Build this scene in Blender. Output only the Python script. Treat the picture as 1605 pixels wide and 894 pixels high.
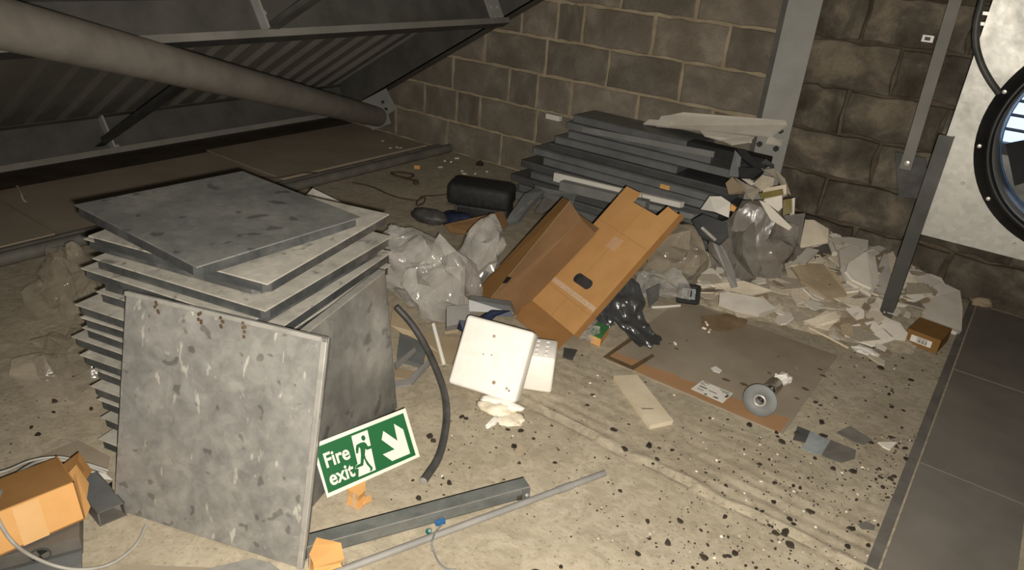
import bpy, bmesh, math, random
from mathutils import Vector, Matrix, noise
from math import sin, cos, pi, radians

for o in list(bpy.data.objects):
    bpy.data.objects.remove(o)
SC = bpy.context.scene
COL = SC.collection

# ---------------------------------------------------------------- camera
cam_data = bpy.data.cameras.new('camera')
cam_data.sensor_width = 36.0
cam_data.lens = 25.346
cam_data.clip_start = 0.02
camera = bpy.data.objects.new('camera', cam_data)
camera.location = (0.0, 0.0, 1.45)
camera.rotation_euler = (1.12256, -0.07711, 0.64266)
COL.objects.link(camera)
SC.camera = camera

# ---------------------------------------------------------------- world, flash, exposure
world = bpy.data.worlds.new('dim_loft')
SC.world = world
world.use_nodes = True
world.node_tree.nodes['Background'].inputs[0].default_value = (1.0, 0.93, 0.83, 1)
world.node_tree.nodes['Background'].inputs[1].default_value = 0.060

flash_data = bpy.data.lights.new('phone_flash', 'SPOT')
flash_data.energy = 350
flash_data.color = (1.0, 0.93, 0.82)
flash_data.shadow_soft_size = 0.012
flash_data.spot_size = radians(122)
flash_data.spot_blend = 1.0
flash = bpy.data.objects.new('phone_flash', flash_data)
flash.location = (0.030, 0.006, 1.425)
flash.rotation_euler = (1.0368, 0.0, 0.5793)
COL.objects.link(flash)

SC.view_settings.view_transform = 'Standard'
SC.view_settings.look = 'None'
SC.view_settings.gamma = 1.0
SC.view_settings.use_curve_mapping = False
SC.view_settings.exposure = 0.0

# ---------------------------------------------------------------- materials
M = {}

def new_mat(name):
    m = bpy.data.materials.new(name)
    m.use_nodes = True
    M[name] = m
    nt = m.node_tree
    return m, nt, nt.nodes['Principled BSDF'], nt.nodes.new, nt.links.new

def ramp(nt, stops):
    r = nt.nodes.new('ShaderNodeValToRGB')
    e = r.color_ramp.elements
    while len(e) < len(stops):
        e.new(0.5)
    for el, (p, c) in zip(e, stops):
        el.position = p
        el.color = (c[0], c[1], c[2], 1)
    return r

def tex_coord(nt, kind='Object'):
    return nt.nodes.new('ShaderNodeTexCoord').outputs[kind]

def noise_tex(nt, vec, scale, detail=5, rough=0.6, dist=0.0):
    n = nt.nodes.new('ShaderNodeTexNoise')
    n.inputs['Scale'].default_value = scale
    n.inputs['Detail'].default_value = detail
    n.inputs['Roughness'].default_value = rough
    n.inputs['Distortion'].default_value = dist
    nt.links.new(vec, n.inputs['Vector'])
    return n

def mix_col(nt, fac, a, b, mode='MIX'):
    m = nt.nodes.new('ShaderNodeMix')
    m.data_type = 'RGBA'
    m.blend_type = mode
    for sock, v in ((m.inputs[0], fac), (m.inputs[6], a), (m.inputs[7], b)):
        if hasattr(v, 'is_linked') or hasattr(v, 'links'):
            nt.links.new(v, sock)
        elif isinstance(v, (int, float)):
            sock.default_value = v
        else:
            sock.default_value = (v[0], v[1], v[2], 1)
    return m.outputs[2]

def add_bump(nt, bsdf, height, strength=0.3, dist=0.01):
    b = nt.nodes.new('ShaderNodeBump')
    b.inputs['Strength'].default_value = strength
    b.inputs['Distance'].default_value = dist
    nt.links.new(height, b.inputs['Height'])
    nt.links.new(b.outputs[0], bsdf.inputs['Normal'])

def shift_vec(nt, vec):
    # a different piece of the pattern on every object
    oi = nt.nodes.new('ShaderNodeObjectInfo')
    mul = nt.nodes.new('ShaderNodeMath'); mul.operation = 'MULTIPLY'
    mul.inputs[1].default_value = 37.0
    nt.links.new(oi.outputs['Random'], mul.inputs[0])
    add = nt.nodes.new('ShaderNodeVectorMath'); add.operation = 'ADD'
    nt.links.new(vec, add.inputs[0])
    nt.links.new(mul.outputs[0], add.inputs[1])
    return add.outputs[0], oi.outputs['Random']

def simple(name, c1, c2, scale=8, rough=0.7, metal=0.0, bump=0.0, bscale=60, spec=0.4, vary=0.0, lo=0.35, hi=0.65):
    m, nt, b, N, L = new_mat(name)
    vec, rnd = shift_vec(nt, tex_coord(nt))
    n = noise_tex(nt, vec, scale)
    r = ramp(nt, [(lo, c1), (hi, c2)])
    L(n.outputs[0], r.inputs[0])
    out = r.outputs[0]
    if vary:
        mr = N('ShaderNodeMapRange')
        mr.inputs[3].default_value = 1 - vary
        mr.inputs[4].default_value = 1 + vary * 0.4
        L(rnd, mr.inputs[0])
        hs = N('ShaderNodeHueSaturation')
        L(mr.outputs[0], hs.inputs['Value'])
        L(out, hs.inputs['Color'])
        out = hs.outputs[0]
    L(out, b.inputs['Base Color'])
    b.inputs['Roughness'].default_value = rough
    b.inputs['Metallic'].default_value = metal
    b.inputs['Specular IOR Level'].default_value = spec
    if bump:
        n2 = noise_tex(nt, vec, bscale, 4)
        add_bump(nt, b, n2.outputs[0], bump, 0.004)
    return m

# concrete slab
def mat_floor():
    m, nt, b, N, L = new_mat('concrete_floor')
    v = tex_coord(nt)
    n1 = noise_tex(nt, v, 2.2, 8, 0.62, 0.4)
    r1 = ramp(nt, [(0.30, (0.325, 0.282, 0.212)), (0.52, (0.39, 0.343, 0.262)), (0.72, (0.44, 0.39, 0.302))])
    L(n1.outputs[0], r1.inputs[0])
    n2 = noise_tex(nt, v, 13, 6, 0.7, 1.2)
    r2 = ramp(nt, [(0.40, (0.80, 0.78, 0.74)), (0.60, (1.10, 1.09, 1.06))])
    L(n2.outputs[0], r2.inputs[0])
    c = mix_col(nt, 0.75, r1.outputs[0], r2.outputs[0], 'MULTIPLY')
    n3 = noise_tex(nt, v, 75, 3, 0.6)
    r3 = ramp(nt, [(0.30, (0.55, 0.50, 0.44)), (0.42, (1, 1, 1)), (0.72, (1, 1, 1)), (0.80, (1.2, 1.2, 1.15))])
    L(n3.outputs[0], r3.inputs[0])
    c = mix_col(nt, 0.7, c, r3.outputs[0], 'MULTIPLY')
    L(c, b.inputs['Base Color'])
    b.inputs['Roughness'].default_value = 0.9
    b.inputs['Specular IOR Level'].default_value = 0.15
    n4 = noise_tex(nt, v, 30, 8, 0.65)
    add_bump(nt, b, n4.outputs[0], 0.35, 0.012)
mat_floor()

def mat_block(name, lo, mid, hi, bump):
    m, nt, b, N, L = new_mat(name)
    v, rnd = shift_vec(nt, tex_coord(nt))
    n1 = noise_tex(nt, v, 5.0, 7, 0.6, 0.3)
    r1 = ramp(nt, [(0.36, lo), (0.52, mid), (0.68, hi)])
    L(n1.outputs[0], r1.inputs[0])
    mr = N('ShaderNodeMapRange'); mr.inputs[3].default_value = 0.78; mr.inputs[4].default_value = 1.15
    L(rnd, mr.inputs[0])
    hs = N('ShaderNodeHueSaturation')
    L(mr.outputs[0], hs.inputs['Value']); L(r1.outputs[0], hs.inputs['Color'])
    n2 = noise_tex(nt, v, 120, 3, 0.7)
    r2 = ramp(nt, [(0.3, (0.75, 0.73, 0.7)), (0.55, (1.05, 1.05, 1.05))])
    L(n2.outputs[0], r2.inputs[0])
    c = mix_col(nt, 0.6, hs.outputs[0], r2.outputs[0], 'MULTIPLY')
    L(c, b.inputs['Base Color'])
    b.inputs['Roughness'].default_value = 0.95
    b.inputs['Specular IOR Level'].default_value = 0.1
    n3 = noise_tex(nt, v, 55, 6, 0.7)
    add_bump(nt, b, n3.outputs[0], bump, 0.008)
mat_block('concrete_block', (0.165, 0.140, 0.108), (0.205, 0.178, 0.142), (0.285, 0.25, 0.20), 0.5)
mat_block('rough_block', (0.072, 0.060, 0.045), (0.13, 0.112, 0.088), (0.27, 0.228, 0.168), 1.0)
simple('mortar', (0.30, 0.245, 0.165), (0.43, 0.36, 0.26), 9, 0.95, bump=0.6, bscale=70, spec=0.1)
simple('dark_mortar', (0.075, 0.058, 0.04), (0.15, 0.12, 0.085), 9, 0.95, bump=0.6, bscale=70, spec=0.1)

def mat_galv(name, dark, mid, light, metal=0.45, rough=0.42, scale=9, stains=True, streaks=False):
    m, nt, b, N, L = new_mat(name)
    v, rnd = shift_vec(nt, tex_coord(nt))
    n1 = noise_tex(nt, v, scale, 6, 0.65, 0.35)
    r1 = ramp(nt, [(0.34, dark), (0.50, mid), (0.68, light)])
    L(n1.outputs[0], r1.inputs[0])
    c = r1.outputs[0]
    vo = N('ShaderNodeTexVoronoi'); vo.inputs['Scale'].default_value = 42
    L(v, vo.inputs['Vector'])
    rv = ramp(nt, [(0.0, (0.82, 0.83, 0.84)), (1.0, (1.12, 1.12, 1.1))])
    L(vo.outputs['Color'], rv.inputs[0])
    c = mix_col(nt, 0.7, c, rv.outputs[0], 'MULTIPLY')
    if stains:
        n2 = noise_tex(nt, v, 13, 3, 0.5, 0.2)
        r2 = ramp(nt, [(0.335, (0.42, 0.42, 0.42)), (0.375, (1, 1, 1)), (0.735, (1, 1, 1)), (0.78, (1.5, 1.48, 1.4))])
        L(n2.outputs[0], r2.inputs[0])
        c = mix_col(nt, 0.75, c, r2.outputs[0], 'MULTIPLY')
    if streaks:
        mp = N('ShaderNodeMapping'); mp.inputs['Scale'].default_value = (1.0, 1.0, 0.22)
        L(v, mp.inputs['Vector'])
        n5 = noise_tex(nt, mp.outputs[0], 46, 2, 0.5, 0.3)
        r5 = ramp(nt, [(0.655, (1, 1, 1)), (0.70, (1.75, 1.72, 1.62))])
        L(n5.outputs[0], r5.inputs[0])
        c = mix_col(nt, 0.85, c, r5.outputs[0], 'MULTIPLY')
        n6 = noise_tex(nt, v, 30, 1, 0.4, 0.0)
        r6 = ramp(nt, [(0.27, (0.55, 0.54, 0.52)), (0.31, (1, 1, 1))])
        L(n6.outputs[0], r6.inputs[0])
        c = mix_col(nt, 0.85, c, r6.outputs[0], 'MULTIPLY')
    L(c, b.inputs['Base Color'])
    b.inputs['Metallic'].default_value = metal
    rr = ramp(nt, [(0.3, (rough + 0.18,) * 3), (0.7, (rough - 0.05,) * 3)])
    L(n1.outputs[0], rr.inputs[0])
    L(rr.outputs[0], b.inputs['Roughness'])
    n3 = noise_tex(nt, v, 5, 3)
    add_bump(nt, b, n3.outputs[0], 0.08, 0.02)
mat_galv('galvanised', (0.19, 0.184, 0.172), (0.26, 0.252, 0.235), (0.34, 0.328, 0.305), metal=0.3, rough=0.48, scale=14, stains=False, streaks=True)
mat_galv('galvanised_side', (0.13, 0.13, 0.125), (0.20, 0.198, 0.19), (0.29, 0.285, 0.27), rough=0.36, scale=4)
mat_galv('galvanised_fan', (0.40, 0.39, 0.36), (0.46, 0.45, 0.415), (0.52, 0.51, 0.47), metal=0.7, rough=0.40, scale=4, stains=False)
mat_galv('galvanised_edge', (0.06, 0.064, 0.065), (0.10, 0.104, 0.104), (0.17, 0.172, 0.168), rough=0.34, stains=False)
mat_galv('strut_steel', (0.13, 0.14, 0.135), (0.20, 0.21, 0.20), (0.27, 0.28, 0.265), rough=0.45, scale=6, stains=False)
simple('painted_steel', (0.085, 0.082, 0.073), (0.125, 0.12, 0.107), 6, 0.55, 0.15, bump=0.1, bscale=30)
simple('lit_lip_and_strap', (0.175, 0.168, 0.148), (0.23, 0.22, 0.195), 5, 0.6)  # brighter steel: light painted onto the purlin lips; also the strap's own grey
simple('column_paint', (0.285, 0.28, 0.26), (0.345, 0.34, 0.315), 5, 0.6, bump=0.06, bscale=30)
simple('roof_sheet', (0.17, 0.158, 0.135), (0.215, 0.20, 0.172), 3, 0.6, 0.1)
simple('tube_paint', (0.20, 0.18, 0.155), (0.26, 0.236, 0.205), 9, 0.6, 0.1, bump=0.1, bscale=30)
simple('dark_steel', (0.05, 0.05, 0.048), (0.085, 0.083, 0.078), 7, 0.5, 0.3)
simple('post_steel', (0.058, 0.057, 0.054), (0.095, 0.093, 0.088), 7, 0.45, 0.35)
simple('rusty', (0.05, 0.03, 0.014), (0.11, 0.068, 0.034), 30, 0.9, bump=0.5)
simple('pipe_grey', (0.105, 0.098, 0.085), (0.155, 0.145, 0.125), 9, 0.6)
simple('charcoal_coated', (0.105, 0.110, 0.110), (0.155, 0.161, 0.16), 6, 0.42, vary=0.55, bump=0.04)
simple('slate_coated', (0.135, 0.142, 0.142), (0.185, 0.192, 0.19), 6, 0.42, vary=0.3)
simple('black_foam', (0.012, 0.012, 0.012), (0.022, 0.022, 0.022), 12, 0.75)
simple('black_case', (0.014, 0.014, 0.014), (0.026, 0.026, 0.026), 40, 0.65, bump=0.3, bscale=220)
simple('black_rubber', (0.045, 0.044, 0.042), (0.085, 0.082, 0.078), 12, 0.5)
simple('navy_plastic', (0.012, 0.017, 0.04), (0.022, 0.03, 0.065), 12, 0.45)
simple('cardboard', (0.44, 0.235, 0.085), (0.52, 0.285, 0.11), 5, 0.85, bump=0.1, bscale=40, spec=0.2)
simple('cardboard_parcel', (0.20, 0.105, 0.034), (0.25, 0.135, 0.045), 6, 0.85, spec=0.2)
simple('cardboard_dark', (0.25, 0.125, 0.043), (0.31, 0.16, 0.058), 5, 0.85, spec=0.2)
simple('cardboard_orange', (0.58, 0.31, 0.11), (0.66, 0.37, 0.14), 6, 0.8, bump=0.15, bscale=30, spec=0.25)
simple('cardboard_top_brown', (0.21, 0.108, 0.036), (0.26, 0.135, 0.047), 5, 0.85, spec=0.2)  # upper face of the brown box, top of the lower-left box
simple('cardboard_shade_and_flap', (0.165, 0.092, 0.042), (0.21, 0.12, 0.057), 5, 0.85, spec=0.2)  # shade painted into the brown box's sides; also the loose flap's brown
simple('cardboard_tan', (0.35, 0.27, 0.17), (0.42, 0.335, 0.22), 6, 0.85, spec=0.2, vary=0.3)
simple('cardboard_wet', (0.25, 0.205, 0.15), (0.315, 0.27, 0.205), 2.2, 0.85, spec=0.2, lo=0.4, hi=0.6)
simple('cardboard_rim', (0.33, 0.19, 0.095), (0.38, 0.225, 0.115), 4, 0.85, spec=0.2)
simple('cardboard_stained', (0.19, 0.125, 0.065), (0.26, 0.185, 0.11), 14, 0.85)
simple('stain', (0.095, 0.062, 0.03), (0.14, 0.095, 0.05), 20, 0.7)
simple('packing_tape', (0.52, 0.36, 0.22), (0.62, 0.46, 0.32), 90, 0.25, spec=0.6, bump=0.4, bscale=120)
simple('polystyrene', (0.80, 0.765, 0.70), (0.86, 0.83, 0.765), 30, 0.85, bump=0.25, bscale=180, spec=0.2)
simple('foam_torn', (0.70, 0.62, 0.47), (0.80, 0.73, 0.59), 14, 0.9, bump=0.6, bscale=70, spec=0.15)
simple('plaster_white', (0.70, 0.64, 0.55), (0.79, 0.74, 0.65), 10, 0.85, bump=0.15, spec=0.2, vary=0.25)
simple('plaster_beige', (0.52, 0.45, 0.345), (0.64, 0.57, 0.45), 9, 0.9, bump=0.25, spec=0.2, vary=0.45)
simple('plaster_brown', (0.32, 0.25, 0.165), (0.43, 0.345, 0.24), 9, 0.9, bump=0.25, spec=0.2, vary=0.3)
simple('rubble_fines', (0.34, 0.29, 0.215), (0.54, 0.475, 0.37), 26, 0.95, bump=0.8, bscale=60, spec=0.1)
simple('timber_pale', (0.55, 0.47, 0.335), (0.64, 0.565, 0.42), 7, 0.8, bump=0.1, spec=0.2)
simple('paper_white', (0.64, 0.61, 0.55), (0.72, 0.69, 0.63), 8, 0.75)
simple('print_ink', (0.05, 0.05, 0.045), (0.10, 0.10, 0.09), 60, 0.8)
simple('print_green', (0.02, 0.12, 0.04), (0.03, 0.16, 0.05), 60, 0.8)
simple('sign_green', (0.008, 0.085, 0.026), (0.012, 0.10, 0.032), 4, 0.45)
simple('sign_white', (0.66, 0.65, 0.53), (0.70, 0.69, 0.57), 4, 0.5)
simple('conduit_grey', (0.20, 0.195, 0.185), (0.265, 0.255, 0.24), 8, 0.5)
simple('wire_grey', (0.27, 0.26, 0.235), (0.37, 0.355, 0.32), 10, 0.45)
simple('thin_wire', (0.13, 0.145, 0.15), (0.19, 0.20, 0.20), 10, 0.45)
simple('brown_wire', (0.055, 0.032, 0.02), (0.085, 0.05, 0.03), 10, 0.7)
simple('dark_flake', (0.028, 0.021, 0.014), (0.065, 0.048, 0.032), 60, 0.9, bump=0.5, vary=0.5)
simple('grey_plate', (0.155, 0.138, 0.115), (0.20, 0.18, 0.152), 4, 0.55, 0.1, bump=0.06, vary=0.12)
simple('grey_scrap', (0.12, 0.11, 0.097), (0.17, 0.155, 0.135), 12, 0.55, vary=0.2)
simple('slate_scrap', (0.055, 0.055, 0.052), (0.085, 0.085, 0.08), 12, 0.5)
simple('blue_grey_scrap', (0.21, 0.24, 0.245), (0.30, 0.33, 0.33), 20, 0.45)
simple('floor_board', (0.30, 0.25, 0.185), (0.37, 0.31, 0.235), 3, 0.9, bump=0.15, spec=0.15)
simple('soil_dark', (0.045, 0.03, 0.018), (0.085, 0.058, 0.034), 6, 0.95, bump=0.6)
simple('green_card', (0.035, 0.15, 0.05), (0.06, 0.20, 0.07), 20, 0.7)
simple('olive_tape', (0.14, 0.115, 0.022), (0.19, 0.155, 0.035), 20, 0.5)
simple('blue_plastic', (0.02, 0.09, 0.22), (0.03, 0.12, 0.28), 20, 0.4)
simple('teal_plastic', (0.01, 0.07, 0.06), (0.015, 0.10, 0.08), 20, 0.4)
simple('chrome', (0.50, 0.48, 0.45), (0.60, 0.58, 0.54), 4, 0.18, 1.0)
simple('zinc_flange', (0.15, 0.158, 0.155), (0.19, 0.2, 0.195), 14, 0.65, 0.0)
simple('bolt_zinc', (0.5, 0.48, 0.44), (0.62, 0.6, 0.55), 20, 0.35, 0.5)
simple('fan_black', (0.008, 0.008, 0.008), (0.016, 0.016, 0.016), 10, 0.4)
simple('bell_grey', (0.22, 0.22, 0.21), (0.30, 0.30, 0.285), 6, 0.35, 0.6)

def mat_plastic(name, tint, alpha, rough=0.16):
    m, nt, b, N, L = new_mat(name)
    v, rnd = shift_vec(nt, tex_coord(nt))
    n = noise_tex(nt, v, 5, 4, 0.6, 0.8)
    r = ramp(nt, [(0.35, [c * 0.72 for c in tint]), (0.65, tint)])
    L(n.outputs[0], r.inputs[0])
    L(r.outputs[0], b.inputs['Base Color'])
    b.inputs['Roughness'].default_value = rough
    b.inputs['Specular IOR Level'].default_value = 0.9
    ra = ramp(nt, [(0.3, (max(0, alpha - 0.2),) * 3), (0.7, (min(1, alpha + 0.15),) * 3)])
    L(n.outputs[0], ra.inputs[0])
    L(ra.outputs[0], b.inputs['Alpha'])
    mp = N('ShaderNodeMapping'); mp.inputs['Scale'].default_value = (1.0, 1.0, 0.35)
    mp.inputs['Rotation'].default_value = (0.5, 0.35, 0.2)
    L(v, mp.inputs['Vector'])
    n2 = noise_tex(nt, mp.outputs[0], 16, 2, 0.4, 1.2)
    add_bump(nt, b, n2.outputs[0], 0.32, 0.03)
mat_plastic('clear_polythene', (0.66, 0.63, 0.58), 0.42, 0.11)
mat_plastic('dusty_polythene', (0.52, 0.45, 0.35), 0.26)
mat_plastic('grey_polythene', (0.25, 0.225, 0.195), 0.86, 0.30)
mat_plastic('cream_polythene', (0.36, 0.31, 0.23), 0.70)
mat_plastic('charcoal_polythene', (0.050, 0.052, 0.055), 0.93, 0.2)

def mat_emit(name, col, s):
    m, nt, b, N, L = new_mat(name)
    v = tex_coord(nt)
    n = noise_tex(nt, v, 3)
    r = ramp(nt, [(0.3, [c * 0.8 for c in col]), (0.7, col)])
    L(n.outputs[0], r.inputs[0])
    L(r.outputs[0], b.inputs['Emission Color'])
    b.inputs['Emission Strength'].default_value = s
    b.inputs['Base Color'].default_value = (0.3, 0.35, 0.4, 1)
mat_emit('daylight', (0.50, 0.66, 1.0), 1.7)

# ---------------------------------------------------------------- helpers
def tag(o, label=None, cat=None, group=None, kind=None):
    if label: o['label'] = label
    if cat: o['category'] = cat
    if group: o['group'] = group
    if kind: o['kind'] = kind
    return o

def empty(name, loc=(0, 0, 0), rot=(0, 0, 0)):
    o = bpy.data.objects.new(name, None)
    o.empty_display_size = 0.05
    o.location = loc
    o.rotation_euler = rot
    COL.objects.link(o)
    return o

WORLD_SPACE = set()

def thing(name, base, label, cat, group=None):
    o = empty(name, base)
    WORLD_SPACE.add(o.name)
    return tag(o, label, cat, group)

def link(name, me, parent=None, loc=None, rot=None):
    o = bpy.data.objects.new(name, me)
    COL.objects.link(o)
    if loc is not None: o.location = loc
    if rot is not None: o.rotation_euler = rot
    if parent is not None:
        o.parent = parent
        if loc is None and parent.name in WORLD_SPACE:   # its mesh is given in world coordinates
            o.matrix_parent_inverse = Matrix.Translation(parent.location).inverted()
    return o

class MB:
    """collects shapes and links them as one mesh object"""
    def __init__(self):
        self.v, self.f, self.fm = [], [], []
        self.slot = 0
    def add(self, vs, fs):
        o = len(self.v)
        self.v += [Vector(p) for p in vs]
        for f in fs:
            self.f.append([o + i for i in f])
            self.fm.append(self.slot)
        return self
    def box(self, c, s, rot=None):
        c = Vector(c); h = Vector(s) / 2
        R = Matrix.Identity(3) if rot is None else rot
        vs = [c + R @ Vector((x * h.x, y * h.y, z * h.z)) for x in (-1, 1) for y in (-1, 1) for z in (-1, 1)]
        return self.add(vs, [(0, 1, 3, 2), (4, 6, 7, 5), (0, 4, 5, 1), (2, 3, 7, 6), (0, 2, 6, 4), (1, 5, 7, 3)])
    def cbox(self, c, s, ch, rot=None):
        """box with chamfered edges"""
        c = Vector(c); h = Vector(s) / 2
        R = Matrix.Identity(3) if rot is None else rot
        bm = bmesh.new()
        bmesh.ops.create_cube(bm, size=1.0)
        for v in bm.verts:
            v.co = Vector((v.co.x * s[0], v.co.y * s[1], v.co.z * s[2]))
        bmesh.ops.bevel(bm, geom=list(bm.edges), offset=ch, segments=2, profile=0.5, affect='EDGES')
        bm.verts.index_update()
        vs = [c + R @ v.co for v in bm.verts]
        fs = [[v.index for v in f.verts] for f in bm.faces]
        bm.free()
        return self.add(vs, fs)
    def hexa(self, a, u, v, w):
        """parallelepiped from a corner and three edge vectors"""
        a, u, v, w = Vector(a), Vector(u), Vector(v), Vector(w)
        vs = [a + u * i + v * j + w * k for i in (0, 1) for j in (0, 1) for k in (0, 1)]
        return self.add(vs, [(0, 1, 3, 2), (4, 6, 7, 5), (0, 4, 5, 1), (2, 3, 7, 6), (0, 2, 6, 4), (1, 5, 7, 3)])
    def slab(self, pts, t, down=None):
        pts = [Vector(p) for p in pts]
        n = len(pts)
        nor = Vector((0, 0, 0))
        for i in range(n):
            a, b = pts[i], pts[(i + 1) % n]
            nor += Vector(((a.y - b.y) * (a.z + b.z), (a.z - b.z) * (a.x + b.x), (a.x - b.x) * (a.y + b.y)))
        nor.normalize()
        d = Vector(down).normalized() if down is not None else nor
        if down is None and d.dot(Vector((0, 0, 1.45)) - pts[0]) > 0:
            d = -d
        vs = pts + [p + d * t for p in pts]
        fs = [list(range(n)), list(range(2 * n - 1, n - 1, -1))]
        fs += [(i, (i + 1) % n, n + (i + 1) % n, n + i) for i in range(n)]
        return self.add(vs, fs)
    def tube(self, pts, r, seg=8, cap=True, taper=None):
        pts = [Vector(p) for p in pts]
        n = len(pts)
        up = Vector((0, 0, 1))
        vs, fs = [], []
        prev = None
        for i, p in enumerate(pts):
            t = (pts[min(i + 1, n - 1)] - pts[max(i - 1, 0)]).normalized()
            if prev is None:
                a = t.cross(up if abs(t.z) < 0.95 else Vector((1, 0, 0))).normalized()
            else:
                a = (prev - t * prev.dot(t)).normalized()
            prev = a
            b = t.cross(a)
            rr = r if taper is None else r * taper[i]
            for k in range(seg):
                g = 2 * pi * k / seg
                vs.append(p + a * cos(g) * rr + b * sin(g) * rr)
        for i in range(n - 1):
            for k in range(seg):
                k2 = (k + 1) % seg
                fs.append((i * seg + k, i * seg + k2, (i + 1) * seg + k2, (i + 1) * seg + k))
        if cap:
            m0 = len(vs)
            vs += vs[:seg] + vs[(n - 1) * seg:n * seg]
            fs.append(list(range(m0, m0 + seg))[::-1])
            fs.append(list(range(m0 + seg, m0 + 2 * seg)))
        return self.add(vs, fs)
    def lathe(self, prof, c, axis, seg=40, closed=False):
        c = Vector(c); ax = Vector(axis).normalized()
        a = ax.orthogonal().normalized(); b = ax.cross(a)
        vs, fs = [], []
        n = len(prof)
        for k in range(seg):
            g = 2 * pi * k / seg
            d = a * cos(g) + b * sin(g)
            for r, h in prof:
                vs.append(c + d * r + ax * h)
        for k in range(seg):
            k2 = (k + 1) % seg
            for i in range(n if closed else n - 1):
                j = (i + 1) % n
                fs.append((k * n + i, k * n + j, k2 * n + j, k2 * n + i))
        return self.add(vs, fs)
    def mesh(self, name, mats, smooth=False):
        me = bpy.data.meshes.new(name)
        me.from_pydata(self.v, [], self.f)
        if isinstance(mats, str): mats = [mats]
        for m in mats: me.materials.append(M[m])
        for p, s in zip(me.polygons, self.fm):
            p.material_index = s
            p.use_smooth = smooth
        bm = bmesh.new(); bm.from_mesh(me)
        bmesh.ops.recalc_face_normals(bm, faces=bm.faces)
        bm.to_mesh(me); bm.free()
        return me
    def build(self, name, mats, parent=None, smooth=False, loc=None, rot=None):
        return link(name, self.mesh(name, mats, smooth), parent, loc, rot)

def curve_pts(ctrl, n=8):
    """Catmull-Rom through the control points"""
    P = [Vector(p) for p in ctrl]
    P = [P[0] * 2 - P[1]] + P + [P[-1] * 2 - P[-2]]
    out = []
    for i in range(1, len(P) - 2):
        for k in range(n):
            t = k / n
            a, b, c, d = P[i - 1], P[i], P[i + 1], P[i + 2]
            out.append(0.5 * ((2 * b) + (c - a) * t + (2 * a - 5 * b + 4 * c - d) * t * t + (3 * b - a - 3 * c + d) * t ** 3))
    out.append(P[-2])
    return out

def shape_mesh(name, loops, t, mat, to3d):
    """flat plate with holes: loops in 2D, first is the outline; to3d(u, v, w)"""
    bm = bmesh.new()
    edges = []
    for lp in loops:
        vs = [bm.verts.new((u, v, 0)) for u, v in lp]
        for i in range(len(vs)):
            edges.append(bm.edges.new((vs[i], vs[(i + 1) % len(vs)])))
    bmesh.ops.triangle_fill(bm, use_beauty=True, edges=edges)
    ext = bmesh.ops.extrude_face_region(bm, geom=list(bm.faces))
    for e in ext['geom']:
        if isinstance(e, bmesh.types.BMVert):
            e.co.z -= t
    for v in bm.verts:
        v.co = to3d(v.co.x, v.co.y, v.co.z)
    bmesh.ops.recalc_face_normals(bm, faces=bm.faces)
    me = bpy.data.meshes.new(name)
    bm.to_mesh(me); bm.free()
    me.materials.append(M[mat])
    return me

def frame(origin, u, v):
    o, u, v = Vector(origin), Vector(u).normalized(), Vector(v)
    v = (v - u * v.dot(u)).normalized()
    n = u.cross(v)
    return lambda a, b, c=0.0: o + u * a + v * b + n * c

# ================================================================ SETTING
rng = random.Random(7)

# floor: a slab with the day joint and the tamped ridges behind it
def build_floor():
    bm = bmesh.new()
    xs = [-6, -5, -4, -3, -2.2] + [-2.0 + 0.05 * i for i in range(9)] + [-1.58 + 0.018 * i for i in range(105)] + [0.35, 0.6, 1.2, 2.0, 3.0]
    ys = [-2.0, -1.0, 0.0, 0.5, 1.0, 1.3] + [1.4 + 0.014 * i for i in range(72)] + [2.45, 2.7, 3.0, 3.4, 4.05]
    def hz(x, y):
        if not (-1.6 < x < 0.31 and 1.39 < y < 2.41): return 0.0
        fx = min(1, (x + 1.6) / 0.3, (0.31 - x) / 0.15)
        jy = 1.765 + 0.012 * noise.noise((x * 6, 3.1, 0)) + 0.006 * noise.noise((x * 25, 9.1, 0))
        h = 0.0
        d = y - jy
        if d > 0:
            fade = max(0, 1 - d / 0.50)
            h += fade * (0.0038 * sin(y * 2 * pi / 0.055 + 1.5 * noise.noise((x * 3, y * 2, 0))) * (0.5 + noise.noise((x * 5, y * 4, 5)))
                         + 0.004 * noise.noise((x * 14, y * 50, 0)))
            h += 0.012 * math.exp(-(d / 0.03) ** 2) * (0.6 + noise.noise((x * 9, 0, 2)))
        else:
            h -= 0.010 * math.exp(-(d / 0.012) ** 2)
            h += 0.0012 * noise.noise((x * 12, y * 12, 0))
        return h * max(0, fx) - 0.001
    grid = [[bm.verts.new((x, y, hz(x, y))) for y in ys] for x in xs]
    for i in range(len(xs) - 1):
        for j in range(len(ys) - 1):
            f = bm.faces.new((grid[i][j], grid[i + 1][j], grid[i + 1][j + 1], grid[i][j + 1]))
            f.smooth = True
    me = bpy.data.meshes.new('floor')
    bm.to_mesh(me); bm.free()
    me.materials.append(M['concrete_floor'])
    return tag(link('floor', me), 'pale dusty concrete floor slab with a rough joint and dark flakes', kind='structure')
FLOOR = build_floor()
# timber boards between the pipes and the eaves
for k, (y0, y1, dx) in enumerate([(-0.6, 1.32, 0.0), (1.335, 2.62, 0.03), (2.635, 3.93, -0.02)]):
    MB().box((-3.98 + dx, (y0 + y1) / 2, 0.010), (0.80, y1 - y0, 0.018)).build('board', 'floor_board', FLOOR)
tag(MB().slab([(-4.95, -0.8, 0.008), (-4.36, -0.8, 0.012), (-4.34, 3.95, 0.012), (-4.95, 3.95, 0.008)], 0.01).build('dirt_strip', 'soil_dark', FLOOR), kind='stuff')

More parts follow.
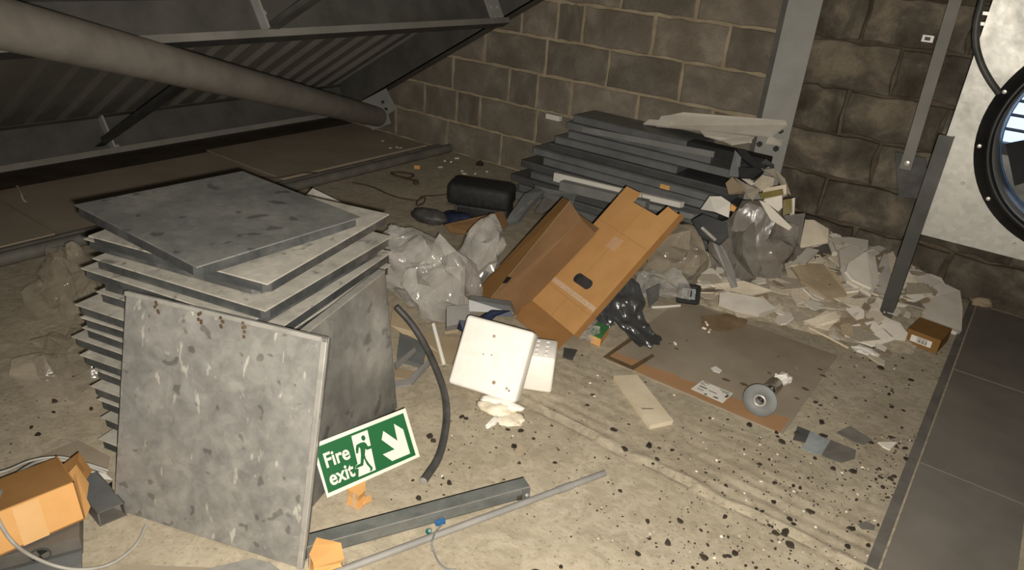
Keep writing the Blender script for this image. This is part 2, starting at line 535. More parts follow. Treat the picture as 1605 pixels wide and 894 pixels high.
# back wall
WY0 = 3.985
wall = MB()
wall.box((-3.5, 4.036, 1.2), (4.6, 0.10, 2.5))
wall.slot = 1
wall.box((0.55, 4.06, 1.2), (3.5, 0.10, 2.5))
WALL = tag(wall.build('wall_back', ['mortar', 'dark_mortar']), 'bare concrete block gable wall with smeared mortar', kind='structure')

def block_mesh(k, mat='concrete_block', jit=0.006):
    r = random.Random(100 + k)
    w, h = 0.44, 0.215
    def edge(a, b, n):
        return [(a[0] + (b[0] - a[0]) * i / n, a[1] + (b[1] - a[1]) * i / n) for i in range(n)]
    lp = edge((-w / 2, -h / 2), (w / 2, -h / 2), 6) + edge((w / 2, -h / 2), (w / 2, h / 2), 3) + \
         edge((w / 2, h / 2), (-w / 2, h / 2), 6) + edge((-w / 2, h / 2), (-w / 2, -h / 2), 3)
    n = len(lp)
    j = [(x + r.uniform(-jit, jit), z + r.uniform(-jit, jit * 0.8)) for x, z in lp]
    vs = [(x * 0.975, -0.006 + r.uniform(-0.001, 0.001), z * 0.96) for x, z in j] + [(x, 0.0, z) for x, z in j] + [(x, 0.05, z) for x, z in j]
    fs = [list(range(n))]
    for a in range(2):
        fs += [(a * n + i, a * n + (i + 1) % n, (a + 1) * n + (i + 1) % n, (a + 1) * n + i) for i in range(n)]
    return MB().add(vs, fs).mesh('block', mat)
BLOCKS = [block_mesh(k) for k in range(8)]
ROUGH = [block_mesh(20 + k, 'rough_block', 0.011) for k in range(8)]
left_rows = {
    0: [-4.45, -3.98, -3.45, -2.95, -2.47, -2.0, -1.53], 1: [-4.2, -3.68, -3.37, -3.16, -2.674, -2.2, -1.73],
    2: [-4.4, -3.9, -3.42, -2.92, -2.69, -2.43, -1.958, -1.49], 3: [-4.1, -3.62, -3.147, -2.647, -2.19, -1.709],
    4: [-4.3, -3.83, -3.35, -2.86, -2.586, -2.398, -1.927, -1.484], 5: [-4.05, -3.57, -3.1, -2.63, -2.16, -1.694]}
right_rows = {1: [-0.804, -0.354, 0.096, 0.546], 2: [-0.603, -0.15, 0.30, 0.75], 3: [-0.818, -0.36, 0.09, 0.54],
              4: [-0.633, -0.18, 0.27, 0.72], 5: [-0.823, -0.37, 0.08, 0.53]}
for row in range(10):
    lj = left_rows.get(row) or [-4.3 + 0.23 * (row % 2) + 0.465 * i for i in range(7)]
    rj = right_rows.get(row) or [-0.6 - 0.22 * (row % 2) + 0.45 * i for i in range(4)]
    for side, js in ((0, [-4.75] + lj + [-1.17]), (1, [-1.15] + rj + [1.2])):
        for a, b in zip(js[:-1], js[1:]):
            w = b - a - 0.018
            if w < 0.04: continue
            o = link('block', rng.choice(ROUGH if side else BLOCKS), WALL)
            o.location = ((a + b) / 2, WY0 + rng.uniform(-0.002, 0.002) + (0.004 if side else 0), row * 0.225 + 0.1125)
            o.scale = (w / 0.44, 1, 0.208 / 0.215)
            if rng.random() < 0.5: o.scale = (-o.scale[0], 1, o.scale[2])

# steel cover plates let into the floor on the right
for k, (y0, y1) in enumerate([(0.6, 2.376), (2.379, 3.157), (3.160, 3.96)]):
    MB().cbox((0.187, (y0 + y1) / 2, 0.004), (0.30, y1 - y0, 0.006), 0.0012).build('cover_plate', 'grey_plate', FLOOR)
MB().box((0.016, 2.3, 0.001), (0.03, 3.4, 0.004)).build('edge_strip', 'grey_scrap', FLOOR)

# ================================================================ ROOF STEEL
D = Vector((0.864, 0, 0.503))      # up the slope
NO = Vector((-0.503, 0, 0.864))    # outwards
YV = Vector((0, 1, 0))
def roof_pt(x, y, off=0.0):
    return Vector((x, y, 0.2217 + 0.583 * (x + 4.234))) + NO * off

# ribbed roof sheet
prof = []
y = -1.4
while y < 3.95:
    prof += [(y, 0.0), (y + 0.125, 0.0), (y + 0.131, 0.032), (y + 0.159, 0.032), (y + 0.165, 0.0)]
    y += 0.172
vs, fs = [], []
for yy, h in prof:
    yy = min(yy, 3.98)
    vs += [roof_pt(-4.95, yy, 0.24 - h), roof_pt(-0.9, yy, 0.24 - h)]
for i in range(len(prof) - 1):
    fs.append((2 * i, 2 * i + 2, 2 * i + 3, 2 * i + 1))
tag(MB().add(vs, fs).build('ceiling', 'roof_sheet'), 'ribbed metal roof sheet sloping down to the eaves', kind='structure')

# gable rafter
t = thing('rafter', roof_pt(-4.4, 3.85), 'grey steel rafter running up the block gable wall', 'rafter')
a = roof_pt(-4.42, 3.845)
MB().hexa(a, D * 4.0, NO * 0.2, YV * 0.008).build('web', 'painted_steel', t)
MB().hexa(a, D * 4.0, NO * 0.008, YV * 0.12).build('flange', 'painted_steel', t)
MB().hexa(a + NO * 0.2, D * 4.0, NO * 0.008, YV * 0.12).build('flange', 'painted_steel', t)
g = [(-4.235, 3.825, 0.22), (-3.931, 3.825, 0.383), (-3.824, 3.825, 0.249), (-3.91, 3.825, 0.195), (-3.883, 3.825, 0.133), (-4.061, 3.825, 0.048), (-4.238, 3.825, 0.091)]
MB().slab(g, 0.012, (0, 1, 0)).build('foot_plate', 'column_paint', t)
for p in ((-3.952, 3.82, 0.282), (-3.918, 3.82, 0.236)):
    MB().lathe([(0, -0.006), (0.012, -0.006), (0.012, 0.006), (0, 0.006)], p, (0, 1, 0), 10).build('bolt', 'dark_steel', t)

def z_purlin(name, x, y0, y1, depth, label, cat, off=0.0, fl=0.065):
    t = thing(name, roof_pt(x, y1, off), label, cat)
    a = roof_pt(x, y0, off)
    L = YV * (y1 - y0)
    MB().hexa(a, L, NO * depth, D * 0.004).build('web', 'painted_steel', t)
    MB().hexa(a, L, D * fl, NO * 0.004).build('inner_flange', 'dark_steel', t)  # shaded underside put into the colour by a darker steel
    MB().hexa(a + D * fl, L, NO * 0.034, D * 0.003).build('lip', 'lit_lip_and_strap', t)  # light on the lip put into the colour by a paler tone
    MB().hexa(a + NO * depth, L, D * fl, -NO * 0.004).build('outer_flange', 'painted_steel', t)
    return t
pu = z_purlin('purlin', -2.90, -0.6, 3.80, 0.20, 'upper grey roof purlin passing behind the diagonal tube', 'purlin', -0.06)
pl = z_purlin('eaves_beam', -4.33, -0.6, 3.80, 0.235, 'low eaves beam lying just above the floor edge', 'beam', -0.06)
pt = z_purlin('purlin', -1.75, 2.6, 3.80, 0.20, 'highest roof purlin at the very top of the picture', 'purlin', -0.0)
# sleeves where the purlin lengths meet
for t, x, y, dp in ((pu, -2.90, 2.06, 0.19), (pl, -4.33, 1.98, 0.225)):
    a = roof_pt(x, y, -0.06)
    MB().hexa(a + D * 0.004 + NO * 0.006, YV * 0.012, NO * dp, D * 0.05).build('cleat', 'column_paint', t)
    for k in (0.05, 0.13):
        MB().lathe([(0, -0.004), (0.012, -0.004), (0.012, 0.008), (0, 0.008)], a + YV * 0.04 + NO * k + D * 0.006, D, 8).build('bolt', 'bolt_zinc', t)
# cleat holding the purlin end to the rafter
a = roof_pt(-2.90, 3.70, -0.055)
MB().hexa(a + D * 0.006, YV * 0.13, NO * 0.2, D * 0.008).build('end_cleat', 'column_paint', pu)
for k, yy in ((0.05, 0.04), (0.12, 0.04), (0.05, 0.1), (0.12, 0.1)):
    MB().lathe([(0, 0), (0.011, 0), (0.011, 0.01), (0, 0.01)], a + YV * yy + NO * k + D * 0.013, D, 8).build('bolt', 'bolt_zinc', pu)

def angle_strut(name, p, q, label):
    p, q = Vector(p), Vector(q)
    d = (q - p)
    s1 = d.cross(Vector((0, 0, 1))).normalized() * 0.05
    s2 = s1.cross(d).normalized() * 0.05
    t = thing(name, p, label, 'brace')
    MB().hexa(p, d, s1, s2 * 0.08).build('flat_leg', 'dark_steel' if 'dark' in label else 'painted_steel', t)
    MB().hexa(p, d, s1 * 0.08, s2).build('upright_leg', 'dark_steel' if 'dark' in label else 'painted_steel', t)
    return t
p0, p1 = Vector((-4.309, 1.941, 0.18)), Vector((-2.899, 1.794, 0.84))
angle_strut('sag_strut', p0, p1, 'dark angle strut rising from the eaves beam behind the tube')
q0 = Vector((-2.994, 2.119, 0.93))
angle_strut('sag_strut', q0, q0 + (p1 - p0) * 0.9, 'grey angle strut rising from the upper purlin to the top')

# diagonal tube brace
A, B = Vector((-2.40, 0.86, 1.128)), Vector((-3.93, 3.745, 0.185))
dr = (B - A).normalized()
t = thing('tube_brace', B, 'large grey-brown steel tube brace slanting across the eaves', 'tube')
MB().tube([A - dr * 0.9, A, A + (B - A) * 0.25, A + (B - A) * 0.5, A + (B - A) * 0.75, B], 0.073, 28).build('tube', 'tube_paint', t, True)
MB().lathe([(0.0, 0.0), (0.077, 0.0), (0.077, 0.012), (0.0, 0.012)], B, dr, 28).build('end_cap', 'column_paint', t)
MB().hexa(B + dr * 0.012 + Vector((-0.05, 0.0, -0.006)), dr * 0.10, Vector((0.06, 0.03, 0.07)), Vector((0, 0.008, -0.004))).build('fin_plate', 'column_paint', t)

# column on the gable wall
t = thing('steel_column', (-1.11, 3.95, 0), 'pale grey steel column standing against the block wall', 'column')
MB().cbox((-1.105, 3.905, 1.2), (0.165, 0.010, 2.4), 0.002).build('flange', 'column_paint', t)
MB().box((-1.105, 3.945, 1.2), (0.009, 0.07, 2.4)).build('web', 'column_paint', t)
MB().box((-1.15, 3.975, 1.2), (0.17, 0.010, 2.4)).build('rear_flange', 'painted_steel', t)
for (x, z) in ((-1.073, 0.651), (-1.074, 0.555), (-1.165, 0.56), (-1.165, 0.655)):
    MB().lathe([(0, 0), (0.016, 0), (0.016, 0.012), (0.009, 0.012), (0.009, 0.024), (0, 0.024)], (x, 3.90, z), (0, -1, 0), 6).build('bolt', 'dark_steel', t)

# ================================================================ FAN UNIT
FX, FZ, FR = 0.247, 0.93, 0.375
FY = 3.40
t = thing('extractor_fan', (0.3, 3.6, 0.445), 'galvanised box fan with black mounting ring above the cover plates', 'fan')
x0, x1, z0, z1 = -0.285, 0.78, 0.447, 1.62
outer = [(x0, z0), (x1, z0), (x1, z1), (x0, z1)]
hole = [(FX + FR * cos(2 * pi * k / 64), FZ + FR * sin(2 * pi * k / 64)) for k in range(64)]
link('front_sheet', shape_mesh('front_sheet', [outer, hole], 0.003, 'galvanised_fan', lambda u, v, w: Vector((u, FY + 0.003 + w, v))), t)
c = MB()
c.box((x0 + 0.0015, 3.68, (z0 + z1) / 2), (0.003, 0.55, z1 - z0))
c.box((x1 - 0.0015, 3.68, (z0 + z1) / 2), (0.003, 0.55, z1 - z0))
c.box(((x0 + x1) / 2, 3.68, z1 - 0.0015), (x1 - x0, 0.55, 0.003))
c.box(((x0 + x1) / 2, 3.68, z0 + 0.0015), (x1 - x0, 0.55, 0.003))
c.build('casing', 'galvanised_side', t)
AX = (0, -1, 0)
ring = MB().lathe([(0.372, 0.0), (0.432, 0.0), (0.434, 0.006), (0.428, 0.011), (0.400, 0.013), (0.396, 0.030), (0.380, 0.034), (0.372, 0.026)], (FX, FY, FZ), AX, 72, True).build('mounting_ring', 'fan_black', t, True)
for k in range(12):
    g = 2 * pi * (k + 0.35) / 12
    MB().lathe([(0, 0), (0.009, 0), (0.007, 0.006), (0, 0.007)], (FX + 0.416 * cos(g), FY - 0.0125, FZ + 0.416 * sin(g)), AX, 10).build('screw', 'bolt_zinc', ring)
MB().lathe([(0.374, -0.02), (0.360, -0.05), (0.354, -0.085), (0.354, -0.13), (0.358, -0.13), (0.358, -0.085), (0.364, -0.05), (0.378, -0.02)], (FX, FY, FZ), AX, 72, True).build('bell_mouth', 'bell_grey', t, True)
MB().lathe([(0.350, -0.118), (0.350, -0.130), (0.358, -0.130), (0.358, -0.118)], (FX, FY, FZ), AX, 72, True).build('blue_lip', 'blue_plastic', t, True)
hub = MB().lathe([(0, 0.02), (0.07, 0.015), (0.095, -0.01), (0.10, -0.14), (0, -0.15)], (FX, FY + 0.14, FZ), AX, 32).build('motor', 'fan_black', t, True)
for k in range(5):
    g = 2 * pi * k / 5 - 0.07
    rot = Matrix.Rotation(-g, 3, 'Y')
    pts = [(0.09, 0.02, -0.05), (0.20, 0.03, -0.085), (0.33, 0.03, -0.10), (0.335, -0.045, 0.07), (0.20, -0.035, 0.06), (0.09, -0.02, 0.045)]
    vs = [Vector((FX, FY + 0.21, FZ)) + rot @ Vector(p) for p in pts]
    MB().add(vs + [v + Vector((0, 0.006, 0)) for v in vs], [(0, 1, 4, 5), (1, 2, 3, 4), (6, 11, 10, 7), (7, 10, 9, 8), (0, 6, 7, 1), (1, 7, 8, 2), (2, 8, 9, 3), (3, 9, 10, 4), (4, 10, 11, 5), (5, 11, 6, 0)]).build('blade', 'fan_black', t)
lou = MB().box((FX, 3.915, FZ + 0.16), (0.95, 0.012, 0.60)).build('daylight_panel', 'daylight', t)
MB().box((FX, 3.915, FZ - 0.30), (0.95, 0.012, 0.30)).build('back_sheet', 'galvanised_side', t)
for k in range(9):
    MB().box((FX, 3.885, FZ - 0.13 + 0.062 * k), (0.95, 0.014, 0.006), Matrix.Rotation(0.6, 3, 'X')).build('louvre_blade', 'dark_steel', lou)
for k in range(7):
    MB().box((FX - 0.39 + 0.13 * k, 3.868, FZ + 0.14), (0.008, 0.008, 0.58)).build('guard_bar', 'dark_steel', lou)
MB().box((FX, 3.87, FZ - 0.15), (0.95, 0.03, 0.05)).build('louvre_rail', 'fan_black', t)
for p in ((-0.258, 3.39, 0.499), (0.072, 3.39, 0.505), (-0.172, 3.39, 0.696)):
    MB().lathe([(0, 0), (0.007, 0), (0.005, 0.005), (0, 0.005)], p, AX, 8).build('rivet', 'bolt_zinc', t)
# small clips on the wall frame beside the box
for p in ((-0.296, 3.39, 1.297), (-0.295, 3.39, 1.334)):
    MB().box(p, (0.022, 0.006, 0.012)).build('clip', 'bolt_zinc', t)
tag(MB().tube(curve_pts([(-0.325, 3.36, 1.466), (-0.315, 3.36, 1.379), (-0.309, 3.36, 1.301), (-0.287, 3.36, 1.224), (-0.249, 3.36, 1.159), (-0.205, 3.36, 1.107), (-0.16, 3.37, 1.063)], 6), 0.013, 10).build('power_cable', 'black_rubber', None, True),
    'black power cable hanging down to the fan ring', 'cable')

# legs and straps
t = thing('angle_post', (-0.283, 3.377, 0), 'dark grey angle iron post rising from the rubble before the fan', 'post')
pb = Vector((-0.283, 3.377, 0))
MB().box((pb.x, pb.y, 0.436), (0.055, 0.005, 0.872)).build('front_leg', 'post_steel', t)
MB().box((pb.x + 0.025, pb.y + 0.027, 0.436), (0.005, 0.05, 0.872)).build('side_leg', 'dark_steel', t)
MB().box((pb.x, pb.y + 0.015, 0.004), (0.09, 0.09, 0.008)).build('base_plate', 'dark_steel', t)
t = thing('steel_strap', (-0.43, 3.7, 0.64), 'long flat grey steel strap hanging left of the fan box', 'strap')
MB().hexa((-0.452, 3.70, 0.635), (0.048, 0, 0), (-0.02, 0, 0.95), (0, 0.006, 0)).build('bar', 'lit_lip_and_strap', t)
MB().lathe([(0, 0), (0.014, 0), (0.012, 0.008), (0, 0.010)], (-0.427, 3.70, 0.665), AX, 10).build('bolt', 'bolt_zinc', t)
MB().slab([(-0.49, 3.712, 0.70), (-0.36, 3.712, 0.70), (-0.30, 3.712, 0.52), (-0.42, 3.712, 0.50)], 0.006, (0, 1, 0)).build('black_plate', 'black_rubber', t)  # near-black plate behind the lower end of the strap
MB().box((-0.50, 3.70, 1.20), (0.045, 0.008, 0.028)).build('tab', 'bolt_zinc', t)
MB().box((-0.50, 3.695, 1.20), (0.022, 0.008, 0.014)).build('tab_slot', 'dark_steel', t)
MB().box((-0.40, 3.845, 0.60), (0.03, 0.27, 0.03)).build('wall_arm', 'dark_steel', t)

# pipes along the floor
for x, r, lab in ((-3.475, 0.026, 'left one of two grey pipes lying side by side on the floor'), (-3.405, 0.031, 'right one of two grey pipes lying side by side on the floor')):
    MBp = MB().tube([(x, -0.4, r), (x + 0.005, 1.0, r), (x, 2.5, r), (x + 0.004, 3.93 if x < -3.44 else 3.96, r)], r, 16)
    tag(MBp.build('floor_pipe', 'pipe_grey', None, True), lab, 'pipe')

# ================================================================ GALVANISED FLOOR PANELS
def panel_mesh(s, t, name):
    """pressed panel: flat top sheet with rolled edge, shallower tray below with cut corners"""
    h = s / 2
    top = MB().cbox((0, 0, -0.002), (s, s, 0.004), 0.0012)
    c = 0.016
    i = h - 0.002
    oct_ = [(-i + c, -i), (i - c, -i), (i, -i + c), (i, i - c), (i - c, i), (-i + c, i), (-i, i - c), (-i, -i + c)]
    j = h - 0.014
    oct2 = [(-j + c, -j), (j - c, -j), (j, -j + c), (j, j - c), (j - c, j), (-j + c, j), (-j, j - c), (-j, -j + c)]
    sq = [(-i, -i), (-i, -i), (i, -i), (i, -i), (i, i), (i, i), (-i, i), (-i, i)]
    tray = MB()
    vs = [(x, y, -0.0035) for x, y in oct_] + [(x, y, -t) for x, y in oct_] + [(x, y, -t) for x, y in oct2] + [(x, y, -t * 0.6) for x, y in oct2]
    fs = [list(range(8)), list(range(24, 32))[::-1]]
    for a in range(3):
        fs += [(a * 8 + k, a * 8 + (k + 1) % 8, (a + 1) * 8 + (k + 1) % 8, (a + 1) * 8 + k) for k in range(8)]
    tray.add(vs, fs)
    return top.mesh('top_sheet', name), tray.mesh('tray', 'galvanised_edge')
mat_galv('galvanised_dusty', (0.30, 0.285, 0.25), (0.42, 0.395, 0.345), (0.50, 0.47, 0.41), metal=0.1, rough=0.55)
mat_galv('galvanised_top', (0.175, 0.18, 0.172), (0.25, 0.253, 0.243), (0.36, 0.36, 0.34), rough=0.4, scale=5)
PM = {0.60: panel_mesh(0.60, 0.029, 'galvanised_dusty'), 0.56: panel_mesh(0.56, 0.030, 'galvanised_top')}
ords = ['topmost', 'second', 'third', 'fourth', 'fifth', 'sixth', 'seventh', 'eighth', 'ninth', 'tenth', 'eleventh', 'twelfth', 'thirteenth', 'fourteenth', 'fifteenth', 'sixteenth', 'lowest']
stack = [(-1.835, 1.131, .664, 1.617, .56, -.03, .028), (-1.79, 1.187, .622, 1.837, .60, 0, 0), (-1.853, 1.199, .590, 1.833, .60, 0, 0), (-1.772, 1.177, .558, 1.809, .60, 0, 0),
         (-1.795, 1.151, .526, 1.80, .60, 0, 0), (-1.773, 1.186, .494, 1.849, .60, 0, 0), (-1.764, 1.168, .462, 1.82, .60, 0, 0), (-1.79, 1.117, .43, 1.82, .60, 0, 0),
         (-1.775, 1.12, .398, 1.84, .60, 0, 0), (-1.76, 1.11, .366, 1.80, .60, 0, 0), (-1.795, 1.093, .334, 1.82, .60, 0, 0), (-1.755, 1.09, .294, 1.83, .60, 0, 0),
         (-1.715, 1.10, .254, 1.81, .60, 0, 0), (-1.70, 1.08, .216, 1.82, .60, 0, 0), (-1.685, 1.085, .178, 1.83, .60, 0, 0), (-1.68, 1.08, .112, 1.80, .60, 0, 0), (-1.67, 1.06, .060, 1.83, .60, 0, 0)]
pm = None
for k, (x, y, z, yaw, s, tx, ty) in enumerate(stack):
    lab = 'galvanised steel panel, %s in the tall stack on the left' % ords[k]
    t = tag(empty('metal_tray', (x, y, z)), lab, 'metal tray', 'stacked galvanised panels')
    t.rotation_euler = (ty, -tx, yaw)
    for nm, me in zip(('top_sheet', 'tray'), PM[s]):
        o = link(nm, me, t)
# front panel leaning on the stack
def leaning_panel(bl, br, h, lean, label, t=0.03, matname='galvanised', rust=False):
    bl, br = Vector(bl), Vector(br)
    u = (br - bl).normalized(); w = (br - bl).length
    back = Vector((0, 0, 1)).cross(u)
    v = Vector((0, 0, 1)) * cos(lean) + back * sin(lean)
    n = u.cross(v)
    P = lambda a, b, c=0.0: bl + u * a + v * b + n * c
    e = thing('metal_tray', bl, label, 'metal tray', 'galvanised panels leaning on the stack')
    R = Matrix((u, v, n)).transposed()
    MB().cbox(P(w / 2, h / 2, -0.004), (w, h, 0.008), 0.002, R).build('face_sheet', matname, e)
    MB().cbox(P(w / 2, h / 2, -t / 2 - 0.004), (w - 0.014, h - 0.014, t - 0.008), 0.004, R).build('tray', 'galvanised_edge', e)
    fr = MB()
    for (a, b, sa, sb) in ((w - 0.008, h / 2, 0.016, h), (w / 2, h - 0.006, w, 0.012)):
        fr.cbox(P(a, b, 0.003), (sa, sb, 0.007), 0.002, R)
    if rust: fr.build('raised_rim', 'galvanised_rim', e)
    if rust:
        rr = random.Random(4)
        for a in rust:
            m = MB()
            for q in range(5):
                m.lathe([(0, 0.0012), (0.004, 0.0009), (0.005, 0)], P(a + rr.uniform(-.007, .007), h - 0.010 - q * rr.uniform(.004, .009), 0.0064), n, 6)
            m.build('rust_spot', 'rusty', e)
    return P
mat_galv('galvanised_rim', (0.30, 0.29, 0.265), (0.37, 0.355, 0.325), (0.46, 0.44, 0.40), rough=0.5, stains=False)
leaning_panel((-1.645, 0.608, 0.002), (-1.11, 0.801, 0.002), 0.60, radians(15.5), 'large galvanised panel leaning upright on the front of the stack', rust=(0.10, 0.225, 0.285, 0.345))
t = thing('metal_tray', (-1.424, 1.44, 0), 'dark shiny galvanised sheet standing behind the fire exit sign', 'metal tray', 'galvanised panels leaning on the stack')
fb, rb = Vector((-1.231, 0.857, 0.002)), Vector((-1.422, 1.438, 0.002))
sv = Vector((-0.040, -0.017, 0.503))
sd = (fb - rb).normalized()
MB().slab([fb, rb, rb + sv, fb + sv - sd * 0.15], 0.003).build('face_sheet', 'galvanised_side', t)
MB().slab([rb + sv + Vector((0, 0, -0.012)), rb + sv + Vector((0.002, 0, 0.0)), fb + sv - sd * 0.15 + Vector((0.002, 0, 0.0)), fb + sv - sd * 0.15 + Vector((0, 0, -0.012))], 0.022, (-0.92, -0.38, 0)).build('top_fold', 'galvanised_rim', t)
MB().slab([rb, rb + sv, rb + sv + Vector((-0.022, -0.009, 0)), rb + Vector((-0.022, -0.009, 0))], 0.003).build('rear_fold', 'galvanised_edge', t)

# ================================================================ FIRE EXIT SIGN
def build_sign():
    bl = Vector((-1.219, 0.972, 0.050)); br = Vector((-1.155, 1.256, 0.050))
    u = (br - bl).normalized()
    back = Vector((0, 0, 1)).cross(u).normalized()
    up = u.cross(back)
    le = radians(33)
    if up.z < 0: up = -up
    v = up * cos(le) + back * sin(le)
    n = u.cross(v)
    P = lambda a, b, c=0.0: bl + u * a + v * b + n * c
    e = thing('fire_exit_sign', bl, 'green and white fire exit sign with running figure and arrow', 'sign')
    R = Matrix((u, v, n)).transposed()
    MB().cbox(P(.15, .075, -0.0015), (.30, .15, 0.003), 0.0006, R).build('board', 'sign_white', e)
    def poly(name, pts, mat, c, t=0.0006):
        me = shape_mesh(name, [pts], t, mat, lambda a, b, w: P(a, b, c + w))
        return link(name, me, e)
    poly('green_field', [(0.0064, 0.0107), (0.2880, 0.0092), (0.2884, 0.1389), (0.0081, 0.1390)], 'sign_green', 0.0006)
    poly('doorway', [(0.1149, 0.1320), (0.1658, 0.1316), (0.1555, 0.0173), (0.1010, 0.0183), (0.1081, 0.0401), (0.0987, 0.0428), (0.1022, 0.0509), (0.1091, 0.0524)], 'sign_white', 0.0011)
    poly('arrow', [(0.2112, 0.1117), (0.2451, 0.0694), (0.2495, 0.1195), (0.2725, 0.0942), (0.2719, 0.0205), (0.2111, 0.0214), (0.1891, 0.0496), (0.2290, 0.0498), (0.1988, 0.0899)], 'sign_white', 0.0011)
    cx, cy = (0.1470, 0.1146)
    poly('runner_head', [(cx + .0062 * cos(g * pi / 8), cy + .0078 * sin(g * pi / 8)) for g in range(16)], 'sign_green', 0.0016)
    poly('runner_body', [(0.1214, 0.1039), (0.1347, 0.1054), (0.1456, 0.1036), (0.1504, 0.0978), (0.1530, 0.0879), (0.1633, 0.0866), (0.1618, 0.0784), (0.1468, 0.0790), (0.1436, 0.0841), (0.1371, 0.0687), (0.1367, 0.0574),
                         (0.1418, 0.0411), (0.1486, 0.0260), (0.1437, 0.0196), (0.1371, 0.0197), (0.1410, 0.0268), (0.1341, 0.0418), (0.1313, 0.0602), (0.1236, 0.0429), (0.0997, 0.0424), (0.1020, 0.0504), (0.1176, 0.0513), (0.1256, 0.0726), (0.1293, 0.0899), (0.1270, 0.0958), (0.1188, 0.0789), (0.1136, 0.0826), (0.1162, 0.0942)], 'sign_green', 0.0016)
    def text(body, x, y, size):
        cu = bpy.data.curves.new('lettering', 'FONT')
        cu.body = body
        cu.size = size
        cu.offset = 0.0011
        cu.space_character = 1.0
        tmp = bpy.data.objects.new('tmp', cu)
        COL.objects.link(tmp)
        dg = bpy.context.evaluated_depsgraph_get()
        me = bpy.data.meshes.new_from_object(tmp.evaluated_get(dg))
        bpy.data.objects.remove(tmp)
        for q in me.vertices:
            q.co = P(x + q.co.x * 0.92, y + q.co.y * 1.06, 0.0013)
        me.materials.clear(); me.materials.append(M['sign_white'])
        link('lettering', me, e)
    x1, y1 = (0.0216, 0.0764); x2, y2 = (0.0207, 0.0264)
    text('Fire', x1 - .002, y1, 0.053)
    text('exit', x2 - .002, y2, 0.053)
build_sign()

# orange card blocks
def crushed_carton(pts_base, h, label, seed):
    r = random.Random(seed)
    c = sum((Vector(p) for p in pts_base), Vector()) / len(pts_base)
    e = thing('crushed_carton', (c.x, c.y, 0), label, 'carton', 'crushed orange cartons near the sign')
    n = len(pts_base)
    lo = [Vector(p) for p in pts_base]
    mid = [c + (p - c) * r.uniform(.8, .95) + Vector((0, 0, h * .55)) for p in lo]
    hi = [c + (p - c) * r.uniform(.9, 1.12) + Vector((r.uniform(-.004, .004), r.uniform(-.004, .004), h * r.uniform(.92, 1.05))) for p in lo]
    fs = [list(range(n))[::-1], list(range(2 * n, 3 * n))]
    for a in range(2):
        fs += [(a * n + k, a * n + (k + 1) % n, (a + 1) * n + (k + 1) % n, (a + 1) * n + k) for k in range(n)]
    MB().add(lo + mid + hi, fs).build('body', 'cardboard_orange', e)
    return e, lo, mid, hi
e, lo, mid, hi = crushed_carton([(-1.206, 1.027, 0), (-1.163, 1.032, 0), (-1.166, 1.063, 0), (-1.217, 1.103, 0), (-1.242, 1.07, 0)], 0.050, 'small crushed orange carton propping up the fire exit sign', 3)
MB().slab([(-1.16, 1.043, 0.012), (-1.16, 1.079, 0.004), (-1.179, 1.092, 0.004), (-1.18, 1.066, 0.012)], 0.004).build('torn_flap', 'cardboard_orange', e)
MB().slab([(hi[0] * .45 + hi[1] * .55) + Vector((0, -.003, 0)), (hi[0] * .2 + hi[1] * .8) + Vector((0, -.003, 0)), (lo[0] * .2 + lo[1] * .8) + Vector((0, -.003, .005)), (lo[0] * .4 + lo[1] * .6) + Vector((0, -.003, .005))], 0.001).build('tape', 'packing_tape', e)
e, lo, mid, hi = crushed_carton([(-1.103, 0.813, 0), (-1.073, 0.804, 0), (-1.027, 0.862, 0), (-1.064, 0.884, 0), (-1.128, 0.856, 0)], 0.052, 'crushed orange carton beside the bottom of the leaning panel', 8)
MB().slab([hi[0] + Vector((.004, -.004, 0)), hi[0] * .55 + hi[1] * .45 + Vector((0, -.004, 0)), lo[0] * .55 + lo[1] * .45 + Vector((0, -.004, .01)), lo[0] + Vector((.004, -.004, .01))], 0.001).build('tape', 'packing_tape', e)
MB().slab([hi[0] * .5 + hi[4] * .5 + Vector((0, 0, .004)), hi[4] + Vector((0, 0, .006)), hi[3] + Vector((0, 0, .006)), hi[2] * .6 + hi[3] * .4 + Vector((0, 0, .004))], 0.003).build('top_flap', 'cardboard_orange', e)

# ================================================================ FLOOR METALWORK IN FRONT
t = thing('steel_channel', (-1.031, 1.116, 0), 'galvanised steel channel lying on the floor below the sign', 'channel')
p0, p1 = Vector((-1.132, 0.823, 0.004)), Vector((-0.837, 1.387, 0.004))
d = (p1 - p0); du = d.normalized(); s = Vector((-du.y, du.x, 0))
p0 = p0 - du * 0.02; d = p1 - p0
MB().hexa(p0, d, s * 0.045, Vector((0, 0, 0.003))).build('base_web', 'strut_steel', t)
MB().hexa(p0, d, s * 0.003, Vector((0, 0, 0.037))).build('front_flange', 'strut_steel', t)
MB().hexa(p0 + s * 0.042, d, s * 0.003, Vector((0, 0, 0.037))).build('rear_flange', 'strut_steel', t)
MB().hexa(p0 + Vector((0, 0, 0.034)), d, s * 0.045, Vector((0, 0, 0.003))).build('top_face', 'strut_steel', t)
MB().hexa(p0 + Vector((0, 0, 0.036)) - s * 0.001, d, s * 0.003, Vector((0, 0, 0.002))).build('fold_edge', 'galvanised_rim', t)
MB().hexa(p1 - du * 0.025 - s * 0.004 + Vector((0, 0, -0.002)), du * 0.024, s * 0.004, Vector((0, 0, 0.038))).build('end_bracket', 'strut_steel', t)
MB().lathe([(0, 0), (0.006, 0), (0.004, 0.004), (0, 0.005)], p1 - du * 0.010 - s * 0.004 + Vector((0, 0, 0.012)), -s, 10).build('bolt', 'bolt_zinc', t)
